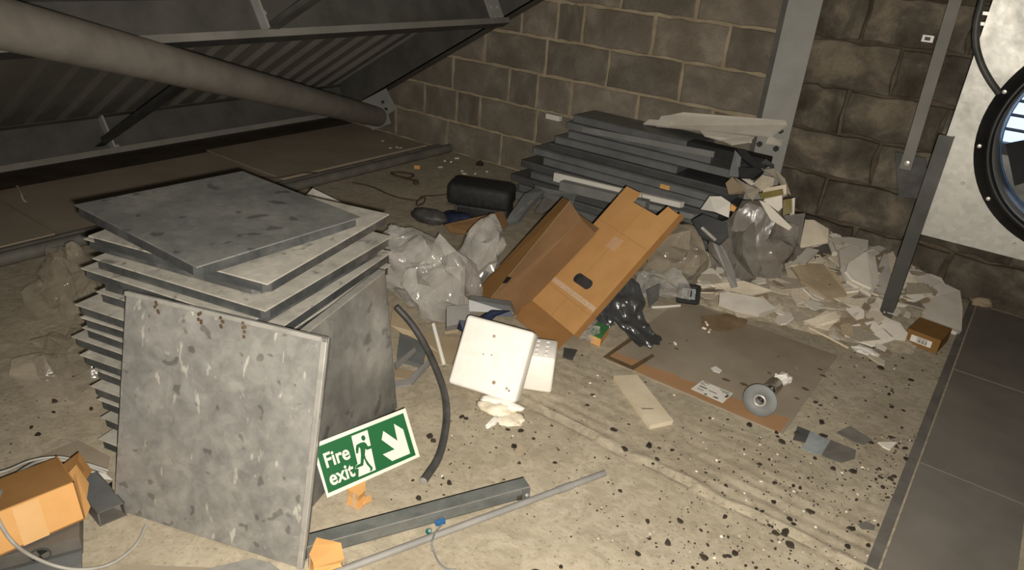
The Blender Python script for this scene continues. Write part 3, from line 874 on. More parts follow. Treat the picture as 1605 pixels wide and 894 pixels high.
for q in (p1 - du * 0.03, Vector((-0.985, 1.093, 0)) + s * 0.01):
    q = Vector((q.x, q.y, 0.0))
    MB().cbox(q + s * 0.008 + Vector((0, 0, 0.010)), (0.022, 0.022, 0.02), 0.005, Matrix.Rotation(math.atan2(du.y, du.x), 3, 'Z')).build('foot', 'dark_flake', t)
q = Vector((-0.957, 1.092, 0.012))
MB().lathe([(0, -0.008), (0.007, -0.008), (0.008, 0.006), (0, 0.008)], q, (0.3, -0.6, 0.5), 12).build('teal_connector', 'teal_plastic', t)
MB().cbox(Vector((-0.955, 1.135, 0.014)), (0.028, 0.012, 0.014), 0.002, Matrix.Rotation(math.atan2(du.y, du.x), 3, 'Z')).build('blue_connector', 'blue_plastic', t)

t = thing('conduit', (-0.887, 1.217, 0), 'straight grey plastic conduit lying on the floor in front', 'conduit')
c0, c1 = Vector((-1.049, 0.811, 0.01)), Vector((-0.72, 1.62, 0.01))
cd = (c1 - c0).normalized()
MB().tube([c0, c0.lerp(c1, .5), c1], 0.0095, 14).build('pipe', 'conduit_grey', t, True)
MB().tube([c0.lerp(c1, .80), c0.lerp(c1, .86)], 0.0112, 14).build('coupler', 'conduit_grey', t, True)
tag(MB().tube(curve_pts([(-0.945, 1.134, 0.014), (-0.938, 1.098, 0.016), (-0.917, 1.061, 0.024), (-0.909, 1.057, 0.006), (-0.87, 1.036, 0.005), (-0.837, 1.034, 0.005), (-0.82, 1.048, 0.006)], 6), 0.0024, 8).build('thin_cable', 'thin_wire', None, True),
    'thin curled grey wire crossing under the plastic conduit', 'wire')
t = thing('rubber_hose', (-1.112, 1.233, 0), 'black rubber hose end curving out of the clear plastic bags', 'hose')
hp = curve_pts([(-1.671, 1.685, 0.2), (-1.608, 1.698, 0.15), (-1.522, 1.687, 0.09), (-1.412, 1.636, 0.04), (-1.325, 1.573, 0.018), (-1.232, 1.472, 0.014), (-1.142, 1.338, 0.014), (-1.1, 1.223, 0.014)], 7)
MB().tube(hp, 0.0125, 14).build('hose_body', 'black_rubber', t, True)
MB().lathe([(0, 0.001), (0.0105, 0.001), (0.0125, 0)], hp[-1], (hp[-1] - hp[-3]), 14).build('cut_end', 'galvanised_rim', t)

# ================================================================ BOTTOM-LEFT CARTON AND WIRE
def left_box():
    e = thing('cardboard_box', (-1.656, 0.436, 0.05), 'open orange cardboard box with folded flaps at lower left', 'box')
    a, b = Vector((-1.626, 0.291, 0.06)), Vector((-1.595, 0.522, 0.06))
    u = (b - a).normalized(); L = (b - a).length
    back = Vector((0, 0, 1)).cross(u)
    up = Vector((0, 0, 1)) * cos(0.25) + back * sin(0.25)
    H = 0.105
    MB().hexa(a, u * L, up * H, back * 0.004).build('front_side', 'cardboard_orange', e)
    MB().hexa(a + up * H, u * L, back * 0.13 + Vector((0, 0, -0.004)), Vector((0, 0, -0.004))).build('top_flap', 'cardboard_top_brown', e)
    MB().hexa(a + back * 0.13, u * L, up * H * 0.9, back * 0.004).build('rear_side', 'cardboard_dark', e)
    MB().hexa(a + u * L, back * 0.13, up * H, u * -0.004).build('end_side', 'cardboard_dark', e)
    MB().hexa(a, u * L, back * 0.13, Vector((0, 0, 0.004))).build('bottom', 'cardboard_dark', e)
    MB().slab([a + u * L, a + u * (L + 0.022) + back * 0.03 + up * 0.005, a + u * (L + 0.012) + back * 0.03 + up * (H * .97), a + u * L + up * H], 0.004).build('end_flap', 'cardboard_orange', e)
    MB().slab([a + u * (L + 0.012) + back * 0.04, a + u * (L + 0.045) + back * 0.10 + up * 0.02, a + u * (L + 0.028) + back * 0.09 + up * (H * .85), a + u * L + back * 0.05 + up * (H * .95)], 0.004).build('end_flap', 'cardboard_orange', e)
    MB().slab([a + u * L + back * .09, a + u * (L + .07) + back * .16 + up * .01, a + u * (L + .055) + back * .17 + up * (H * .65), a + u * L + back * .1 + up * (H * .9)], 0.004).build('end_flap', 'cardboard_dark', e)
    MB().hexa(a + u * (L * .42) + up * 0.001 - back * 0.0015, u * 0.055, up * (H - .002), back * 0.001).build('tape', 'cardboard_tape', e)
simple('cardboard_tape', (0.62, 0.37, 0.16), (0.70, 0.43, 0.20), 8, 0.35)
left_box()
t = thing('metal_enclosure', (-1.608, 0.406, 0), 'flat grey metal enclosure with round knockout under the cardboard box', 'enclosure')
a, b = Vector((-1.651, 0.281, 0)), Vector((-1.553, 0.486, 0))
u = (b - a).normalized(); back = Vector((0, 0, 1)).cross(u)
Lb = (b - a).length
MB().hexa(a, u * Lb, back * 0.20, Vector((0, 0, 0.055))).build('body', 'grey_scrap', t)
MB().hexa(a - back * 0.05, u * (Lb - 0.002), back * 0.05, Vector((0, 0, 0.012))).build('lid_lip', 'slate_coated', t)
MB().hexa(a - back * 0.004 + Vector((0, 0, 0.012)), u * Lb, back * 0.004, Vector((0, 0, 0.006))).build('seam', 'slate_scrap', t)
kc = Vector((-1.598, 0.413, 0.04)) - back * 0.0
fr = frame(a - back * 0.002, u, Vector((0, 0, 1)))
ku = (kc - a).dot(u)
ko = MB().lathe([(0.019, 0), (0.023, 0), (0.023, 0.003), (0.019, 0.003)], a + u * ku + Vector((0, 0, 0.03)), -back, 24, True).build('knockout_ring', 'slate_scrap', t)
for g in (0.4, pi + 0.4):
    pts = [a + u * ku + Vector((0, 0, 0.03)) - back * 0.0015 + (u * cos(g + k * 0.3) + Vector((0, 0, 1)) * sin(g + k * 0.3)) * 0.019 for k in range(6)]
    MB().slab([a + u * ku + Vector((0, 0, 0.03)) - back * 0.0015] + pts, 0.001).build('dark_sector', 'fan_black', ko)
t = thing('trunking_offcut', (-1.63, 0.586, 0), 'short grey metal trunking offcut between box and leaning panel', 'trunking')
a, b = Vector((-1.611, 0.555, 0)), Vector((-1.599, 0.62, 0))
k1 = Vector((-1.779, 0.567, 0)) - Vector((-1.611, 0.555, 0))
MB().hexa(a, (b - a), k1, Vector((0, 0, 0.003))).build('base', 'grey_scrap', t)
MB().hexa(a, (b - a) * 0.06, k1, Vector((0, 0, 0.045))).build('side', 'grey_scrap', t)
MB().hexa(a + Vector((0, 0, 0.042)), (b - a), k1, Vector((0, 0, 0.003))).build('cover', 'slate_coated', t)
MB().hexa(b, (b - a) * -0.06, k1, Vector((0, 0, 0.045))).build('side', 'grey_scrap', t)
tag(MB().slab([(-1.742, 0.612, 0.003), (-1.749, 0.657, 0.003), (-1.717, 0.641, 0.003), (-1.713, 0.611, 0.003)], 0.002).build('black_sheet_scrap', 'fan_black'), 'small black sheet scrap poking out beside the leaning panel', 'scrap')
wire = curve_pts([(-1.759, 0.652, 0.03), (-1.794, 0.625, 0.05), (-1.843, 0.584, 0.07), (-1.858, 0.53, 0.09), (-1.789, 0.449, 0.13), (-1.706, 0.394, 0.16), (-1.643, 0.364, 0.17), (-1.607, 0.357, 0.15), (-1.568, 0.361, 0.12), (-1.556, 0.384, 0.07), (-1.526, 0.419, 0.03), (-1.492, 0.458, 0.012), (-1.464, 0.511, 0.008), (-1.476, 0.576, 0.008), (-1.523, 0.63, 0.006)], 7)
t = thing('cable_loop', (-1.505, 0.462, 0), 'loose loop of pale grey cable lying over the cardboard box', 'cable')
MB().tube(wire, 0.0042, 10).build('cable', 'wire_grey', t, True)
MB().tube(curve_pts([(-1.764, 0.659, 0.032), (-1.802, 0.622, 0.058), (-1.855, 0.582, 0.075), (-1.882, 0.523, 0.085), (-1.866, 0.459, 0.1), (-1.883, 0.421, 0.1)], 7), 0.0036, 8).build('second_turn', 'wire_grey', t, True)
tag(MB().slab([(-1.8, 0.623, 0.034), (-1.762, 0.649, 0.03), (-1.726, 0.65, 0.028), (-1.751, 0.631, 0.03)], 0.002).build('paper_tag', 'paper_white'), 'torn pale paper tag by the cable end', 'paper')
tag(MB().slab([(-2.001, 0.565, 0.003), (-1.995, 0.681, 0.003), (-1.856, 0.704, 0.003), (-1.781, 0.654, 0.003), (-1.896, 0.596, 0.003)], 0.003).build('flat_card', 'cardboard_wet'), 'grey-brown flat card sheet on the floor behind the box', 'cardboard')
tag(MB().slab([(-1.291, 0.634, 0.006), (-1.229, 0.741, 0.006), (-1.182, 0.761, 0.006), (-1.15, 0.762, 0.006), (-1.166, 0.704, 0.006)], 0.005).build('metal_strip', 'galvanised_rim'), 'bright galvanised strip on the floor before the leaning panel', 'strip')
tag(MB().slab([(-1.451, 0.527, 0.002), (-1.283, 0.659, 0.002), (-1.24, 0.658, 0.002), (-1.425, 0.498, 0.002)], 0.0015).build('flat_card', 'cardboard_wet'), 'flat grey card strip at the bottom edge under the panel', 'cardboard')

# ================================================================ PLASTIC BAGS
def bag(name, c, rad, seed, mat, label, rot=(0, 0, 0), crease=0.22, npts=110, zmin=None, cat='plastic bag', group=None):
    """crumpled film: hull of random points, pushed in between, then softened"""
    c = Vector(c)
    r = random.Random(int(seed * 1000))
    bm = bmesh.new()
    for k in range(npts):
        z = 1 - 2 * (k + 0.5) / npts
        g = k * 2.39996 + r.uniform(-0.25, 0.25)
        q = math.sqrt(max(0, 1 - z * z))
        p = Vector((q * cos(g), q * sin(g), z + r.uniform(-0.08, 0.08)))
        big = noise.noise(p * 0.9 + Vector((seed, seed * 2, seed * 3)))
        bm.verts.new(p * (1.0 + 0.35 * big))
    hull = bmesh.ops.convex_hull(bm, input=bm.verts)
    bmesh.ops.delete(bm, geom=[g for g in hull['geom_interior'] if isinstance(g, bmesh.types.BMVert)], context='VERTS')
    bmesh.ops.triangulate(bm, faces=bm.faces)
    for v in bm.verts:
        v.co *= 1 + r.uniform(-crease * 1.3, crease * 0.35)
    bmesh.ops.subdivide_edges(bm, edges=bm.edges, cuts=2, smooth=0.22, use_grid_fill=True)
    R = Matrix.Rotation(rot[2], 3, 'Z') @ Matrix.Rotation(rot[1], 3, 'Y') @ Matrix.Rotation(rot[0], 3, 'X')
    off = Vector((seed * 13.7, seed * 5.3, seed * 2.9))
    for v in bm.verts:
        p = v.co
        q = Vector((p.x * 3.0, p.y * 3.0, p.z * 1.2)) + off
        p = p * (1 + crease * 0.22 * (1 - 2 * abs(noise.noise(q))))
        v.co = c + R @ Vector((p.x * rad[0], p.y * rad[1], p.z * rad[2]))
        if zmin is not None and v.co.z < zmin:
            v.co.z = zmin + (v.co.z - zmin) * 0.05
    bm.normal_update()
    for f in bm.faces:
        f.smooth = True
    for ed in bm.edges:
        if len(ed.link_faces) == 2 and ed.calc_face_angle(0) > 0.62:
            ed.smooth = False
    me = bpy.data.meshes.new(name)
    bm.to_mesh(me); bm.free()
    me.materials.append(M[mat])
    return tag(link(name, me), label, cat, group)

bag('plastic_bag', (-1.915, 2.027, 0.17), (0.21, 0.15, 0.19), 1.0, 'clear_polythene', 'rumpled clear plastic bag right behind the galvanised stack', (0.1, 0.2, 0.5), 0.30, zmin=0.01)
bag('plastic_bag', (-1.764, 2.037, 0.13), (0.185, 0.14, 0.165), 2.0, 'clear_polythene', 'bulging clear plastic bag above the hose, nearest the polystyrene', (0.2, 0.5, 0.9), 0.30, zmin=0.03)
bag('plastic_bag', (-1.796, 2.33, 0.17), (0.105, 0.11, 0.17), 3.3, 'clear_polythene', 'upright clear plastic bag pressed against the brown cardboard box', (0, 0.3, 0.5), 0.26, zmin=0.01)
bag('plastic_bag', (-2.79, 1.041, 0.12), (0.135, 0.10, 0.15), 4.1, 'dusty_polythene', 'dusty clear plastic bag left of the stack by the pipes', (0, 0, 0.4), 0.34, zmin=0.01)
bag('plastic_bag', (-2.337, 0.824, 0.07), (0.12, 0.16, 0.11), 5.7, 'dusty_polythene', 'flattened dusty plastic wrap on the floor left of the stack', (0, 0, 0.8), 0.42, zmin=0.006)
bag('plastic_bag', (-1.17, 3.034, 0.14), (0.17, 0.15, 0.17), 6.2, 'cream_polythene', 'see-through cream plastic bag between cardboard box and grey bag', (0, 0.2, 0.3), 0.3, zmin=0.01)
bag('plastic_bag', (-1.161, 2.882, 0.06), (0.12, 0.09, 0.08), 16.2, 'clear_polythene', 'thin clear plastic film at the foot of the cream bag', (0, 0.0, 0.3), 0.4, zmin=0.008)
bag('plastic_bag', (-0.925, 3.374, 0.17), (0.20, 0.17, 0.26), 7.9, 'grey_polythene', 'large grey plastic sack slumped at the end of the dark panels', (0.0, -0.25, 0.2), 0.26, zmin=0.01)
bag('plastic_bag', (-0.864, 3.54, 0.12), (0.13, 0.14, 0.17), 17.9, 'grey_polythene', 'smaller grey plastic sack on the right beside the beige tile', (0.0, -0.2, 0.2), 0.26, zmin=0.01)
def drape(name, left, right, seed, amp, mat, label, nv=10):
    lc, rc = curve_pts(left, 6), curve_pts(right, 6)
    vs, fs = [], []
    for i, (a, b) in enumerate(zip(lc, rc)):
        for j in range(nv + 1):
            p = a.lerp(b, j / nv)
            k = 1 - 2 * abs(noise.noise((j * 0.55 + seed, i * 0.16, seed)))
            p = p + Vector((-0.45, -0.6, 0.65)) * amp * (k * (1 - abs(2 * j / nv - 1) * 0.3)) + Vector((0, 0, amp * 0.4 * noise.noise((j * 0.4, i * 0.35, seed + 4))))
            p.z = max(p.z, 0.008)
            vs.append(p)
    n = nv + 1
    for i in range(len(lc) - 1):
        for j in range(nv):
            fs.append((i * n + j, i * n + j + 1, (i + 1) * n + j + 1, (i + 1) * n + j))
    return tag(MB().add(vs, fs).build(name, mat, None, True), label, 'plastic film')
drape('black_film', [(-1.241, 2.442, 0.17), (-1.194, 2.412, 0.1), (-1.128, 2.403, 0.06), (-1.062, 2.394, 0.03), (-0.972, 2.356, 0.012)], [(-1.147, 2.573, 0.2), (-1.09, 2.563, 0.14), (-1.048, 2.508, 0.08), (-0.991, 2.498, 0.04), (-0.944, 2.495, 0.012)], 8.4, 0.035, 'charcoal_polythene', 'crumpled black plastic film hanging below the cardboard box onto the sheet')
drape('black_film', [(-1.271, 2.474, 0.1), (-1.25, 2.422, 0.06), (-1.182, 2.396, 0.02)], [(-1.17, 2.449, 0.14), (-1.155, 2.424, 0.08), (-1.129, 2.424, 0.03)], 3.1, 0.025, 'charcoal_polythene', 'small black plastic flap tucked under the tan box edge')

# ================================================================ CARDBOARD BOXES ON THE HEAP
def big_box():
    Dp, u = Vector((-1.525, 2.335, 0.062)), Vector((0.918, -0.396, 0)).normalized()
    v = Vector((0.278, 0.644, 0.711)).normalized()
    w, h = 0.345, 0.645
    n = u.cross(v)
    P = lambda a, b, c=0.0: Dp + u * a + v * b + n * c
    e = thing('cardboard_box', Dp, 'long tan cardboard box with oval hand hole, propped on the heap', 'box')
    hc = (0.185, 0.195); hr, hl = 0.023, 0.036
    hole = []
    for k in range(20):
        g = 2 * pi * k / 20
        hole.append((hc[0] + (hl if cos(g) > 0 else -hl) + hr * cos(g), hc[1] + hr * sin(g)))
    outline = [(0, 0), (w, 0), (w, h - 0.01), (w - 0.075, h), (w - 0.085, h - 0.055), (0.095, h - 0.05), (0.098, h), (0, h)]
    link('front_side', shape_mesh('front_side', [outline, hole], 0.004, 'cardboard', P), e)
    dpt = 0.032
    MB().hexa(P(0, 0.0, -0.004), u * 0.004, v * h, n * -dpt).build('left_side', 'cardboard_dark', e)
    MB().hexa(P(w - 0.004, 0.0, -0.004), u * 0.004, v * h, n * -dpt).build('right_side', 'cardboard_dark', e)
    MB().hexa(P(0.004, 0.0, -dpt), u * (w - 0.008), v * (h - 0.075), n * -0.004).build('rear_side', 'cardboard_dark', e)
    MB().hexa(P(0.08, 0.13, -0.018), u * 0.22, v * 0.14, n * -0.004).build('dark_backing', 'charcoal_polythene', e)  # small dark sheet just behind the hand hole, darkens the opening
    MB().slab([P(0, 0, 0), P(w, 0, 0), (-1.238, 2.137, 0.004), (-1.513, 2.232, 0.004)], 0.004).build('bottom_flap', 'cardboard_dark', e)
    MB().hexa(P(0.0, 0.118, 0.0003), u * w, v * 0.022, n * 0.0007).build('clear_tape', 'packing_tape', e)
    MB().hexa(P(0.15, 0.37, 0.0003), u * 0.058, v * 0.058, n * 0.0007).build('faded_label', 'cardboard_label', e)
    for (a0, b0, a1, b1) in ((0.0, 0.46, w, 0.445), (0.17, 0.23, 0.178, 0.455), (0.0, 0.105, w, 0.10), (0.18, 0.0, 0.182, 0.1), (0.17, 0.46, 0.172, 0.59)):
        a, b = P(a0, b0, 0.0002), P(a1, b1, 0.0002)
        dd = (b - a); s_ = dd.cross(n).normalized() * 0.0022
        MB().hexa(a, dd, s_, n * 0.0005).build('crease', 'cardboard_crease', e)
simple('cardboard_label', (0.50, 0.30, 0.17), (0.55, 0.34, 0.20), 20, 0.6)
simple('cardboard_crease', (0.33, 0.17, 0.06), (0.38, 0.20, 0.075), 20, 0.9)
big_box()

def brown_box():
    e = thing('cardboard_box', (-1.678, 2.237, 0.03), 'darker brown cardboard box lying behind the tan box', 'box')
    a = Vector((-1.742, 2.256, 0.05)); b = Vector((-1.57, 2.159, 0.05))
    u = (b - a)
    v = Vector((0.335, 0.60, 0.73)).normalized()
    w = 0.16; h = 0.55
    u.normalize()
    v = (v - u * v.dot(u)).normalized()
    n = u.cross(v)
    P = lambda i, j, c=0.0: a + u * i + v * j + n * c
    MB().slab([P(0, 0), P(0.15, 0, 0.02), P(0.085, h, 0.02), P(0, h, 0)], 0.004).build('upper_side', 'cardboard_top_brown', e)
    MB().slab([P(0.15, 0, 0.02), P(0.18, 0, 0.0), P(0.19, h * .95, -0.015), P(0.085, h, 0.02)], 0.004).build('front_side', 'cardboard_shade_and_flap', e)  # darker than the upper face: shade painted into the cardboard colour
    MB().slab([P(0, 0, 0), P(0, h, 0), P(0, h, -0.12), P(0, 0, -0.12)], 0.004).build('left_side', 'cardboard_shade_and_flap', e)
    MB().slab([P(0.18, 0, 0), P(0.19, h * .95, -0.015), P(0.19, h * .95, -0.12), P(0.18, 0, -0.12)], 0.004).build('right_side', 'cardboard_shade_and_flap', e)
    MB().slab([P(0, 0, -0.12), P(0.18, 0, -0.12), P(0.18, h, -0.12), P(0, h, -0.12)], 0.004).build('rear_side', 'cardboard_shade_and_flap', e)
    MB().hexa(P(0.148, 0, 0.0205), v * h - u * 0.065, u * 0.004, n * 0.001).build('worn_edge', 'cardboard_tan', e)
    MB().slab([P(0.135, 0.10, 0.0205), P(0.155, 0.115, 0.0185), P(0.150, 0.145, 0.017), P(0.128, 0.135, 0.0205)], 0.002, n).build('torn_spot', 'fan_black', e)
simple('cardboard_brown', (0.30, 0.155, 0.052), (0.36, 0.19, 0.068), 5, 0.85, spec=0.2)
brown_box()
tag(MB().slab([(-2.213, 2.562, 0.14), (-2.104, 2.896, 0.16), (-2.026, 2.848, 0.12), (-2.038, 2.722, 0.08), (-2.187, 2.573, 0.1)], 0.004).build('cardboard_flap', 'cardboard_shade_and_flap'), 'loose brown cardboard flap below the black case', 'cardboard')

# ================================================================ POLYSTYRENE
def foam_block(name, a, u, v, w, ch, label):
    a, u, v, w = Vector(a), Vector(u), Vector(v), Vector(w)
    R = Matrix((u.normalized(), v.normalized(), w.normalized())).transposed()
    return tag(MB().cbox(a + (u + v + w) / 2, (u.length, v.length, w.length), ch, R).build(name, 'polystyrene', None, True), label, 'polystyrene')
bl, br = Vector((-1.367, 1.628, 0)), Vector((-1.131, 1.688, 0))
u = (br - bl).normalized(); back = Vector((0, 0, 1)).cross(u)
le = radians(33)
v = Vector((0, 0, 1)) * cos(le) + back * sin(le); n = back * cos(le) - Vector((0, 0, 1)) * sin(le)
lift = Vector((0, 0, 0.068 * sin(le)))
t = thing('polystyrene_block', bl, 'white polystyrene slab tilted in front of the second block', 'polystyrene')
R = Matrix((u, v, n)).transposed()
MB().cbox(bl + lift + u * 0.128 + v * 0.125 + n * 0.034, (0.256, 0.25, 0.068), 0.012, R).build('slab', 'polystyrene', t, True)
for (a_, b_, s_) in ((.12, .20, .006), (.165, .047, .007), (.215, .04, .005), (.225, .035, .004), (.10, .13, .003), (.13, .135, .003)):
    MB().lathe([(0, .0006), (s_, .0005), (s_, 0)], bl + lift + u * a_ + v * b_ - n * 0.0002, -n, 7).build('dirt_speck', 'plaster_brown', t)
t = thing('polystyrene_block', (-1.14, 1.853, 0), 'white polystyrene block with dimples behind the tilted slab', 'polystyrene')
bl, br = Vector((-1.215, 1.8, 0)), Vector((-1.086, 1.871, 0))
u = (br - bl).normalized(); back = Vector((0, 0, 1)).cross(u)
w_ = (br - bl).length
R = Matrix((u, back, Vector((0, 0, 1)))).transposed()
MB().cbox(bl + u * w_ / 2 + back * 0.07 + Vector((0, 0, 0.072)), (w_, 0.14, 0.144), 0.010, R).build('block', 'polystyrene', t, True)
for i in range(2):
    for j in range(4):
        MB().lathe([(0, .003), (0.006, .002), (0.008, 0)], bl + u * (w_ - .035 - i * .035) + back * (.025 + .03 * j) + Vector((0, 0, .1438)), (0, 0, 1), 12).build('dimple', 'polystyrene', t, True)
def lump(name, c, rad, seed, mat, label, cat, rot=0.0, amp=0.5, sub=3, group=None):
    c = Vector(c)
    bm = bmesh.new(); bmesh.ops.create_icosphere(bm, subdivisions=sub, radius=1.0)
    off = Vector((seed * 3.1, seed, seed * 7.7))
    Rz = Matrix.Rotation(rot, 3, 'Z')
    for v in bm.verts:
        k = 1 + amp * noise.noise(v.co * 1.3 + off) + amp * 0.6 * noise.noise(v.co * 3.2 + off)
        p = v.co * k
        v.co = c + Rz @ Vector((p.x * rad[0], p.y * rad[1], max(p.z * rad[2], 0.0015 - c.z)))
    me = bpy.data.meshes.new(name); bm.to_mesh(me); bm.free()
    me.materials.append(M[mat])
    for p in me.polygons: p.use_smooth = True
    return tag(link(name, me), label, cat, group)
t = thing('torn_foam', (-1.151, 1.654, 0), 'torn chunk of yellowed foam on the floor below the polystyrene', 'foam')
for nm, c, rad, sd, mt, ro in (('chunk', (-1.16, 1.664, 0.012), (.065, .04, .02), 2, 'foam_torn', .5), ('skin', (-1.167, 1.679, 0.022), (.075, .02, .012), 5, 'polystyrene', .35), ('splinter', (-1.133, 1.591, 0.007), (.012, .04, .008), 7, 'polystyrene', .15), ('crumbs', (-1.108, 1.651, 0.005), (.055, .045, .010), 9, 'foam_torn', .4)):
    o = lump(nm, c, rad, sd, mt, None, None, ro, 0.45)
    o.parent = t; o.matrix_parent_inverse = Matrix.Translation(t.location).inverted()

# ================================================================ DARK PANEL STACK BY THE WALL
def tray_panel(p0, L, dpt, th, yaw, label, mat, cap=True):
    e = thing('dark_metal_tray', p0, label, 'metal tray', 'long dark panels stacked against the wall')
    p0 = Vector(p0)
    u = Vector((cos(yaw), sin(yaw), 0)); bk = Vector((-sin(yaw), cos(yaw), 0)); z = Vector((0, 0, 1))
    R = Matrix((u, bk, z)).transposed()
    MB().cbox(p0 + u * L / 2 + bk * dpt / 2 + z * th / 2, (L, dpt, th), 0.003, R).build('tray', mat, e)
    MB().hexa(p0 + bk * -0.0015 + z * (th - 0.007), u * L, bk * 0.002, z * 0.005).build('folded_lip', mat, e)
    return e
rows = [  # left end x, length, front y, material
    (-2.52, 1.32, 3.455, 'slate_coated'), (-2.44, 1.26, 3.475, 'charcoal_coated'), (-2.52, 1.30, 3.49, 'charcoal_coated'), (-2.40, 1.12, 3.515, 'charcoal_coated'),
    (-2.50, 1.28, 3.54, 'charcoal_coated'), (-2.36, 1.10, 3.565, 'charcoal_coated'), (-2.46, 1.22, 3.60, 'charcoal_coated'), (-2.37, 1.14, 3.63, 'charcoal_coated'),
    (-2.35, 0.80, 3.665, 'charcoal_coated'), (-2.28, 1.02, 3.70, 'slate_coated'), (-2.32, 0.92, 3.735, 'charcoal_coated'), (-2.30, 0.80, 3.77, 'charcoal_coated')]
ordd = ['lowest', 'second lowest', 'third lowest', 'fourth lowest', 'fifth lowest', 'sixth lowest', 'sixth highest', 'fifth highest', 'fourth highest', 'third highest', 'second highest', 'topmost']
rr = random.Random(12)
for k, (x, L, yf, mt) in enumerate(rows):
    th = 0.0425
    yf = 3.475 + 0.0218 * k + rr.uniform(-0.006, 0.006)
    x += 0.006 * k
    tray_panel((x, yf, 0.012 + 0.0435 * k), L, 3.955 - yf, th, rr.uniform(-0.012, 0.012), 'dark grey coated metal panel, %s of the long stack by the wall' % ordd[k], mt)
# left-end returns, foam lining and loose rails
tag(MB().cbox((-1.27, 3.74, 0.513), (0.44, 0.10, 0.05), 0.004).build('foam_strip', 'black_foam'), 'black foam strip lying on the right end of the dark panels', 'foam')
simple('slate_light', (0.185, 0.185, 0.18), (0.235, 0.235, 0.225), 6, 0.45)
tag(MB().hexa((-2.139, 3.675, 0.456), Vector((-1.323, 3.675, 0.489)) - Vector((-2.139, 3.675, 0.456)), (0, 0.012, 0), (0, 0, 0.032)).build('light_rail', 'slate_light'), 'light grey metal rail along the front of the dark panels', 'rail')
tag(MB().hexa((-2.42, 3.70, 0.478), (0.10, 0.0, 0), (0, 0.03, 0), (0, 0, 0.030)).build('white_strip', 'paper_white'), 'short white strip end sticking out at the stack top left', 'strip')
tag(MB().hexa((-2.142, 3.42, 0.206), Vector((-1.581, 3.42, 0.229)) - Vector((-2.142, 3.42, 0.206)), (0, 0.02, 0), (0, 0, 0.05)).build('white_rail', 'paper_white'), 'dirty white rail low in front of the dark panels', 'rail')
tag(MB().hexa((-2.06, 3.36, 0.186), Vector((-1.52, 3.36, 0.21)) - Vector((-2.06, 3.36, 0.186)), (0, 0.05, 0), (0, 0, 0.052)).build('grey_rail', 'slate_light'), 'pale grey metal rail on the floor before the dark panels', 'rail')
t = thing('wrapped_rail', (-1.596, 3.727, 0.15), 'rail wrapped in glossy white plastic behind the tan box', 'rail')
a, b = Vector((-1.632, 3.497, 0.22)), Vector((-1.399, 3.531, 0.22))
MB().hexa(a, b - a, (0.01, 0.03, 0), (0, 0, 0.03)).build('wrap', 'paper_white', t)
MB().hexa(a + Vector((0.03, -0.012, -0.04)), (b - a) * 1.25, (0.01, 0.03, 0), (0, 0, 0.028)).build('rail', 'slate_light', t)
tag(MB().hexa((-1.496, 3.45, 0.324), (0.055, 0.0, 0.0), (0, 0.004, 0), (0.0, 0, 0.024)).build('orange_sticker', 'cardboard_orange'), 'small orange and green sticker on the dark panels', 'sticker')

# broken white boards on top of the stack
def wpoly(name, pts, t, mat, label, cat, group=None):
    return tag(MB().slab(pts, t).build(name, mat), label, cat, group)
wpoly('white_board', [(-1.622, 3.885, 0.645), (-1.056, 3.875, 0.712), (-1.037, 3.86, 0.694), (-1.093, 3.79, 0.633), (-1.754, 3.84, 0.548), (-1.75, 3.88, 0.599), (-1.692, 3.885, 0.617)], 0.012, 'plaster_white', 'broad broken white board on top of the dark panel stack', 'board')
wpoly('white_board', [(-1.84, 3.85, 0.541), (-1.817, 3.87, 0.568), (-1.67, 3.85, 0.593), (-1.674, 3.82, 0.564)], 0.010, 'plaster_white', 'pointed white board sliver at the left of the broken boards', 'board')
wpoly('white_board', [(-1.476, 3.8, 0.586), (-1.171, 3.77, 0.62), (-1.159, 3.73, 0.602), (-1.324, 3.74, 0.575), (-1.427, 3.76, 0.574)], 0.010, 'plaster_white', 'thin white board piece just under the broad broken board', 'board')
wpoly('white_board', [(-1.317, 3.72, 0.579), (-1.155, 3.74, 0.628), (-1.169, 3.7, 0.604), (-1.248, 3.69, 0.575)], 0.008, 'plaster_white', 'small white board wedge nearest the black foam strip', 'board')
wpoly('white_board', [(-1.103, 3.82, 0.633), (-1.032, 3.83, 0.62), (-1.026, 3.8, 0.606), (-1.102, 3.78, 0.603)], 0.012, 'plaster_white', 'short white board end beside the column bolts', 'board')

# ================================================================ THINGS BEHIND THE BAGS
def black_case():
    e = thing('black_case', (-2.42, 3.09, 0), 'black soft tool case standing on the floor near the wall', 'case')
    yaw = radians(24)
    R = Matrix.Rotation(yaw, 3, 'Z')
    c = Vector((-2.37, 3.05, 0.0))
    MB().cbox(c + Vector((0, 0, 0.155)), (0.36, 0.20, 0.125), 0.03, R).build('upper_shell', 'black_case', e, True)
    MB().cbox(c + R @ Vector((0.02, 0.01, 0.05)), (0.30, 0.16, 0.098), 0.015, R).build('lower_shell', 'black_case', e, True)
    MB().hexa(c + R @ Vector((-0.17, -0.102, 0.095)), R @ Vector((0.34, 0, 0)), R @ Vector((0, 0.004, 0)), (0, 0, 0.004)).build('zip', 'slate_scrap', e)
    MB().cbox(c + R @ Vector((-0.12, -0.09, 0.075)), (0.014, 0.012, 0.03), 0.003, R).build('buckle', 'galvanised_edge', e)
black_case()
lump('rubber_boot', (-2.517, 2.779, 0.04), (0.11, 0.05, 0.045), 3, 'black_rubber', 'dark rounded rubber piece on the floor left of the black case', 'rubber', 0.3, 0.25)
lump('dark_cloth', (-2.393, 2.87, 0.03), (0.10, 0.07, 0.05), 6, 'navy_plastic', 'dark navy cloth bundle below the black case', 'cloth', 0.2, 0.4)
t = thing('moulded_cover', (-2.187, 3.27, 0.05), 'dark grey moulded plastic cover behind the brown box', 'cover')
